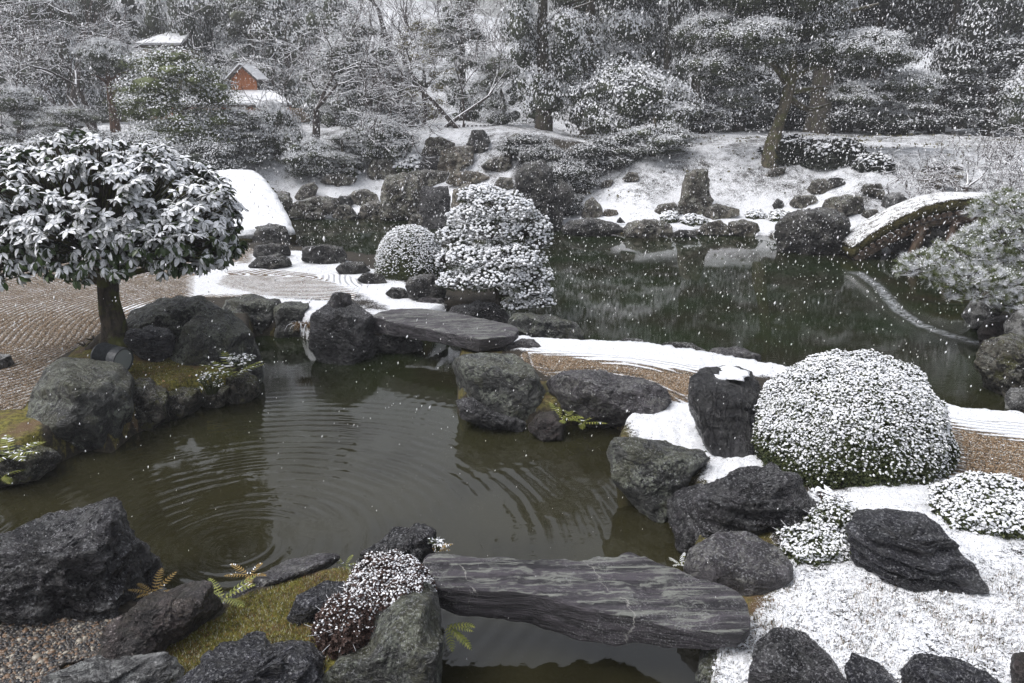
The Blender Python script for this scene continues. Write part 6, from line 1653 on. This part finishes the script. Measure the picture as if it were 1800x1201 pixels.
bare_tree(165, 215, 4.5, 'bare tree with spreading frosted branches in the upper left', 3, Y=24.5, trunks=[(-.35, 0, 1, 1.5, .10), (-.9, 0, 1, 1.4, .07), (.25, .1, 1, 1.3, .06), (.6, -.1, 1.1, 1.1, .05)], wide=.8, spread=1.1, twigr=.008)
bare_tree(60, 215, 4.0, 'bare frosted shrub-like tree at the left edge of the garden', 5, Y=25.5, trunks=[(-.5, 0, 1, 1.3, .07), (.3, 0, 1, 1.3, .06), (.9, 0, .9, 1.0, .05)], wide=.8, twigr=.009)
bare_tree(553, 255, 4.6, 'forked bare cherry with snow-lined limbs right of the tea house', 7, Y=24.2, trunks=[(-.12, 0, 1, 1.5, .14), (-.9, .1, .8, 1.3, .07), (.7, 0, 1, 1.2, .09)], wide=.75, twigr=.008)
bare_tree(592, 250, 3.6, 'slender bare tree leaning right over the white-laden evergreens', 8, Y=24.0, trunks=[(.5, 0, 1, 1.2, .08), (1.1, 0, .6, 1.2, .06)], wide=.75, twigr=.008)
bare_tree(808, 258, 4.6, 'pale bare trunk leaning left at the head of the rockery', 9, Y=27.0, trunks=[(-.75, 0, 1, 1.9, .085)], wide=.8, twigr=.008, depth=6)
bare_tree(776, 242, 4.6, 'pale bare limb leaning right and crossing the other at the rockery', 10, Y=27.2, trunks=[(.85, 0, .95, 1.9, .07)], wide=.7, twigr=.008, depth=6)
bare_tree(745, 262, 3.6, 'thin upright bare trunk left of the crossed trunks', 11, Y=27.6, trunks=[(0, 0, 1, 1.5, .06)], wide=.6, twigr=.008)
bare_tree(815, 262, 3.4, 'thin upright bare trunk in front of the little tiled wall', 12, Y=28.0, trunks=[(.1, 0, 1, 1.3, .05)], wide=.6, twigr=.008)
bare_tree(1712, 350, 2.6, 'low spreading bare maple with white-lined twigs above the wooden bridge', 13, Y=18.2, trunks=[(-.25, 0, 1, .75, .085), (-.9, -.1, .5, .8, .05), (.8, 0, .7, .8, .05)], wide=.95, spread=1.1, twigr=.006, droop=.5, name='bare_maple', budget=6500)
bare_tree(1800, 345, 2.6, 'second low bare maple with white twigs at the right edge', 14, Y=18.6, trunks=[(.2, 0, 1, .7, .07), (-.9, -.1, .6, .8, .05)], wide=.95, spread=1.1, twigr=.006, droop=.5, name='bare_maple', budget=4500)
bare_tree(690, 60, 9, 'tall thin bare tree standing in the sky gap upper left of centre', 15, Y=38, trunks=[(0.02, 0, 1, 5.0, .16)], wide=.5, twigr=.014, budget=3000)
bare_tree(100, 120, 9, 'bare hillside tree with dark crooked limbs in the top left corner', 16, Y=33, trunks=[(.5, 0, 1, 3.2, .16), (-.5, 0, 1, 3.0, .13)], wide=.8, twigr=.012, budget=5000)
# ------------------------------------------------------------------ loose ground cover
rng = np.random.RandomState(5)
def inpoly(poly, x, y): return sdf(poly, x, y) > 0
def scatter(poly, n, z=True):
    lo, hi = poly.min(0), poly.max(0); out = []
    m = 0
    while m < n:
        p = rng.uniform(lo, hi, (n * 2, 2)); p = p[inpoly(poly, p[:, 0], p[:, 1])]; out.append(p); m += len(p)
    p = np.concatenate(out)[:n]
    return p
# pebbles in the lower left corner
pm = []
for i, (c1) in enumerate([(.022, .022, .024), (.075, .066, .058), (.16, .10, .06), (.30, .27, .22), (.045, .034, .027)]):
    b = NB('pebble_stone'); pm.append(b.fin(c1, .38, None, .5))
poly = W([(-150, 1078), (0, 1075), (150, 1100), (215, 1090), (240, 1110), (205, 1160), (110, 1170), (60, 1320), (-150, 1320)], ZC)
p = scatter(poly, 15000); z = height(p[:, 0], p[:, 1])[0]
n = len(p); sz = rng.lognormal(math.log(.0095), .28, n)
g = Geo(); mi = rng.choice(5, n, p=[.34, .26, .16, .10, .14])
R3 = frames(rng.normal(size=(n, 3)) * .5 + np.array([0, 0, 1.0]), rng)
S3 = np.stack([sz * rng.uniform(.9, 1.4, n), sz * rng.uniform(.7, 1, n), sz * rng.uniform(.5, .8, n)], 1)
for k in range(5):
    q = mi == k; g.stamp(ICO1[0], ICO1[1], np.column_stack([p[q], z[q] + .012 + sz[q] * .2]), R3[q], S3[q], k)
tag(obj('gravel', g.mesh('pebble_bed', pm, True)), 'bed of small mixed brown and grey pebbles in the lower left corner', None, None, 'stuff')
# coarse grains on the brown gravel in mid view
M['gr1'] = NB('gravel_tan').fin((.30, .21, .13), .7, None, .3); M['gr2'] = NB('gravel_brown').fin((.11, .075, .045), .7, None, .3); M['gr3'] = NB('gravel_white').fin((.5, .47, .42), .7, None, .3)
TET_V = np.array([[1, 0, 0], [-.5, .87, 0], [-.5, -.87, 0], [0, 0, .8]]); TET_F = np.array([[0, 1, 3], [1, 2, 3], [2, 0, 3]])
for poly, n, lab in [(W([(935, 645), (975, 660), (1050, 655), (1130, 668), (1175, 690), (1212, 705), (1210, 672), (1090, 655), (1000, 640), (940, 634)], ZB), 7000, 'brown gravel strip between the snow and the long broken rock'),
                     (W([(1690, 748), (1800, 775), (2000, 800), (2000, 850), (1790, 850), (1700, 835)], ZB + .1), 8000, 'brown raked gravel right of the big azalea mound'),
                     (W([(-200, 560), (240, 545), (200, 590), (150, 610), (60, 660), (20, 720), (-200, 730)], ZA), 14000, 'brown raked gravel at the foot of the left tree')]:
    p = scatter(poly, n); z = height(p[:, 0], p[:, 1])[0]; mi = rng.choice(3, n, p=[.5, .36, .14]); g = Geo(); sz = rng.uniform(.005, .010, n)
    R3 = frames(rng.normal(size=(n, 3)) * .5 + np.array([0, 0, 1.0]), rng)
    for k in range(3): q = mi == k; g.stamp(TET_V, TET_F, np.column_stack([p[q], z[q] + .002]), R3[q], sz[q], k)
    tag(obj('gravel', g.mesh('gravel_grains', [M['gr1'], M['gr2'], M['gr3']])), lab, None, None, 'stuff')
# grass blades and snow-capped tufts in the lower right lawn
def lawn(poly, n, label, zoff=.1, L=(.018, .05), clump=1.0, snowfrac=.25, seed=1):
    p = scatter(poly, n)
    nn = fbm(np.column_stack([p * 2.6, np.zeros(n)]) + seed, 3)
    keep = rng.rand(n) < smooth(-.30, .35, nn * clump + .05); p = p[keep]; n = len(p); z = height(p[:, 0], p[:, 1])[0]
    a = rng.uniform(0, 6.28, n); l = rng.uniform(*L, n); lean = rng.uniform(.2, 1.0, n)
    d = np.stack([np.cos(a) * lean, np.sin(a) * lean, np.ones(n)], 1); d /= np.linalg.norm(d, axis=1)[:, None]
    s = np.stack([-np.sin(a), np.cos(a), a * 0], 1) * rng.uniform(.0012, .0028, n)[:, None]
    b0 = np.column_stack([p, z + .012])
    V = np.stack([b0 - s, b0 + s, b0 + d * l[:, None]], 1).reshape(-1, 3); f = np.arange(3 * n).reshape(-1, 3)
    mi = rng.choice(3, n, p=[.5, .5 - snowfrac, snowfrac]); g = Geo(); g.add(V, f, mi)
    return tag(obj('grass', g.mesh('grass_blades', [M['dry'], M['leaf_azalea'], M['snow']])), label, None, None, 'stuff')
LAWN1 = W([(1250, 1130), (1345, 1050), (1400, 1010), (1500, 1015), (1700, 1035), (1800, 1000), (2100, 1000), (2100, 1300), (1250, 1300)], ZB + .1)
LAWN2 = W([(1420, 870), (1560, 870), (1700, 850), (1900, 880), (1900, 1010), (1720, 1010), (1650, 905), (1510, 900), (1440, 930)], ZB + .1)
lawn(LAWN1, 75000, 'short withered grass poking through the snow in the lower right', L=(.015, .05))
lawn(LAWN2, 7000, 'sparse grass tips in the smoother snow behind the stepped rock', L=(.008, .025), seed=4)
lawn(W([(1105, 740), (1210, 720), (1235, 780), (1330, 812), (1330, 850), (1250, 850), (1240, 815), (1110, 778)], ZB), 5000, 'grass tips in the snow of the point left of the tall black stone', L=(.01, .03), seed=6)
# snow lumps lying on the tufts
p = scatter(LAWN1, 4200); z = height(p[:, 0], p[:, 1])[0]; n = len(p); sz = rng.uniform(.005, .011, n); g = Geo()
g.stamp(PUFF_V, PUFF_F, np.column_stack([p, z + .030 + rng.uniform(-.014, .01, n)]), frames(rng.normal(size=(n, 3)) * .35 + np.array([0, 0, 1.0]), rng), np.stack([sz * rng.uniform(.8, 1.8, n), sz, sz * .5], 1), 0)
tag(obj('snow_clumps', g.mesh('snow_clumps', [M['snow']])), 'small clumps of snow lying on the withered grass in the lower right', None, None, 'stuff')
# moss cushions
def mossbed(poly, n, label):
    p = scatter(poly, n); z = height(p[:, 0], p[:, 1])[0]; g = Geo(); a = rng.uniform(0, 6.28, n); l = rng.uniform(.006, .016, n)
    b0 = np.column_stack([p, z + .01]); d = np.stack([np.cos(a) * .7, np.sin(a) * .7, np.ones(n)], 1); s = np.stack([-np.sin(a), np.cos(a), a * 0], 1) * .0022
    V = np.stack([b0 - s, b0 + s, b0 + d * l[:, None]], 1).reshape(-1, 3)
    g.add(V, np.arange(3 * n).reshape(-1, 3), rng.choice(3, n, p=[.55, .25, .2]))
    tag(obj('moss', g.mesh('moss_tips', [M['moss1'], M['moss2'], M['moss3']])), label, None, None, 'stuff')
M['moss1'] = leaf_mat('moss_green', (.07, .07, .014), (.20, .19, .045), .9, .1); M['moss2'] = leaf_mat('moss_rust', (.13, .075, .03), (.24, .15, .06), .9, .1); M['moss3'] = leaf_mat('moss_pale', (.25, .25, .16), (.4, .4, .3), .9, .1)
mossbed(W([(245, 1170), (290, 1120), (385, 1092), (425, 1050), (600, 1000), (640, 1015), (620, 1100), (560, 1200), (520, 1300), (245, 1300)], ZC), 26000, 'yellow-green moss bed between the rocks at the lower left')
mossbed(W([(225, 650), (300, 640), (400, 665), (430, 690), (300, 705), (235, 690)], ZA), 9000, 'brown and green moss mound under the left tree')
# fallen leaves on the moss
g = Geo(); p = scatter(W([(225, 650), (300, 640), (400, 665), (400, 690), (300, 705), (235, 690)], ZA), 40); z = height(p[:, 0], p[:, 1])[0]
g.stamp(LEAF_V, LEAF_F, np.column_stack([p, z + .025]), frames(rng.normal(size=(40, 3)) * .3 + np.array([0, 0, 1.0]), rng), rng.uniform(.02, .045, 40), 0)
M['deadleaf'] = leaf_mat('fallen_leaf', (.20, .10, .05), (.45, .28, .16), .7, .2)
tag(obj('leaf_litter', g.mesh('leaf_litter', [M['deadleaf']])), 'a few fallen tan leaves lying on the moss mound under the left tree', None, None, 'stuff')
# tufts on the far slope
p = np.column_stack([rng.uniform(1.8, 16, 5200), rng.uniform(18.5, 29.5, 5200)]); nn = fbm(np.column_stack([p * .7, np.zeros(len(p))]), 3); p = p[rng.rand(len(p)) < smooth(-.1, .45, nn)]
hh, ds = height(p[:, 0], p[:, 1]); q = ds[3] > 2.0; p, hh = p[q], hh[q]; n = len(p)
g = Geo(); sz = rng.uniform(.03, .12, n)
g.stamp(LEAF_V, LEAF_F, np.column_stack([p, hh + .03]), frames(rng.normal(size=(n, 3)) * .6 + np.array([0, -.6, .8]), rng), sz, 0)
M['slopegrass'] = leaf_mat('slope_grass', (.07, .065, .035), (.18, .17, .11), .9, .1)
tag(obj('grass', g.mesh('slope_grass_tufts', [M['slopegrass']])), 'grass tufts showing through the thin snow of the far slope', None, None, 'stuff')

# ------------------------------------------------------------------ falling snow
n = 60000
r = 22 * rng.uniform((3.6 / 22) ** 2.7, 1, n) ** (1 / 2.7); a = np.radians(rng.uniform(-46, 46, n)); zz = rng.uniform(.05, 7.5, n)
c = np.stack([r * np.sin(a), r * np.cos(a), zz], 1)
OCT_V = np.array([[1, 0, 0], [-1, 0, 0], [0, 1, 0], [0, -1, 0], [0, 0, 1.0], [0, 0, -1.0]]); OCT_F = np.array([[0, 2, 4], [2, 1, 4], [1, 3, 4], [3, 0, 4], [2, 0, 5], [1, 2, 5], [3, 1, 5], [0, 3, 5]])
s = rng.lognormal(math.log(.0048), .38, n) * np.clip(r / 9, .5, 1.15)
dirn = np.array([-.22, .05, 1.0]) + rng.normal(size=(n, 3)) * .16; dirn[:, 0] = -dirn[:, 0]
g = Geo(); g.stamp(OCT_V, OCT_F, c, frames(dirn, rng), np.stack([s, s * rng.uniform(.6, 1, n), s * rng.uniform(1.3, 2.6, n)], 1), 0)
g_f = g
M['flake'] = NB('snowflake').fin((.9, .9, .92), .9, None, .1)
tag(obj('falling_snow', g.mesh('snowflakes', [M['flake']], True)), 'loose snowflakes falling all through the air of the garden', None, None, 'stuff')

# ------------------------------------------------------------------ snowy air
g = Geo(); box(g, (0, 25, 12.1), (290, 290, 28.0))
me = g.mesh('haze', []); hz = bpy.data.materials.new('snowy_air'); hz.use_nodes = True; hz.node_tree.nodes.clear()
ho = hz.node_tree.nodes.new('ShaderNodeOutputMaterial'); hv = hz.node_tree.nodes.new('ShaderNodeVolumePrincipled')
hv.inputs['Color'].default_value = (.92, .93, .97, 1); hv.inputs['Density'].default_value = .0026; hv.inputs['Anisotropy'].default_value = .2
hz.node_tree.links.new(hv.outputs[0], ho.inputs['Volume']); me.materials.append(hz)
tag(obj('haze', me), 'pale snowy air over the garden', None, None, 'stuff')
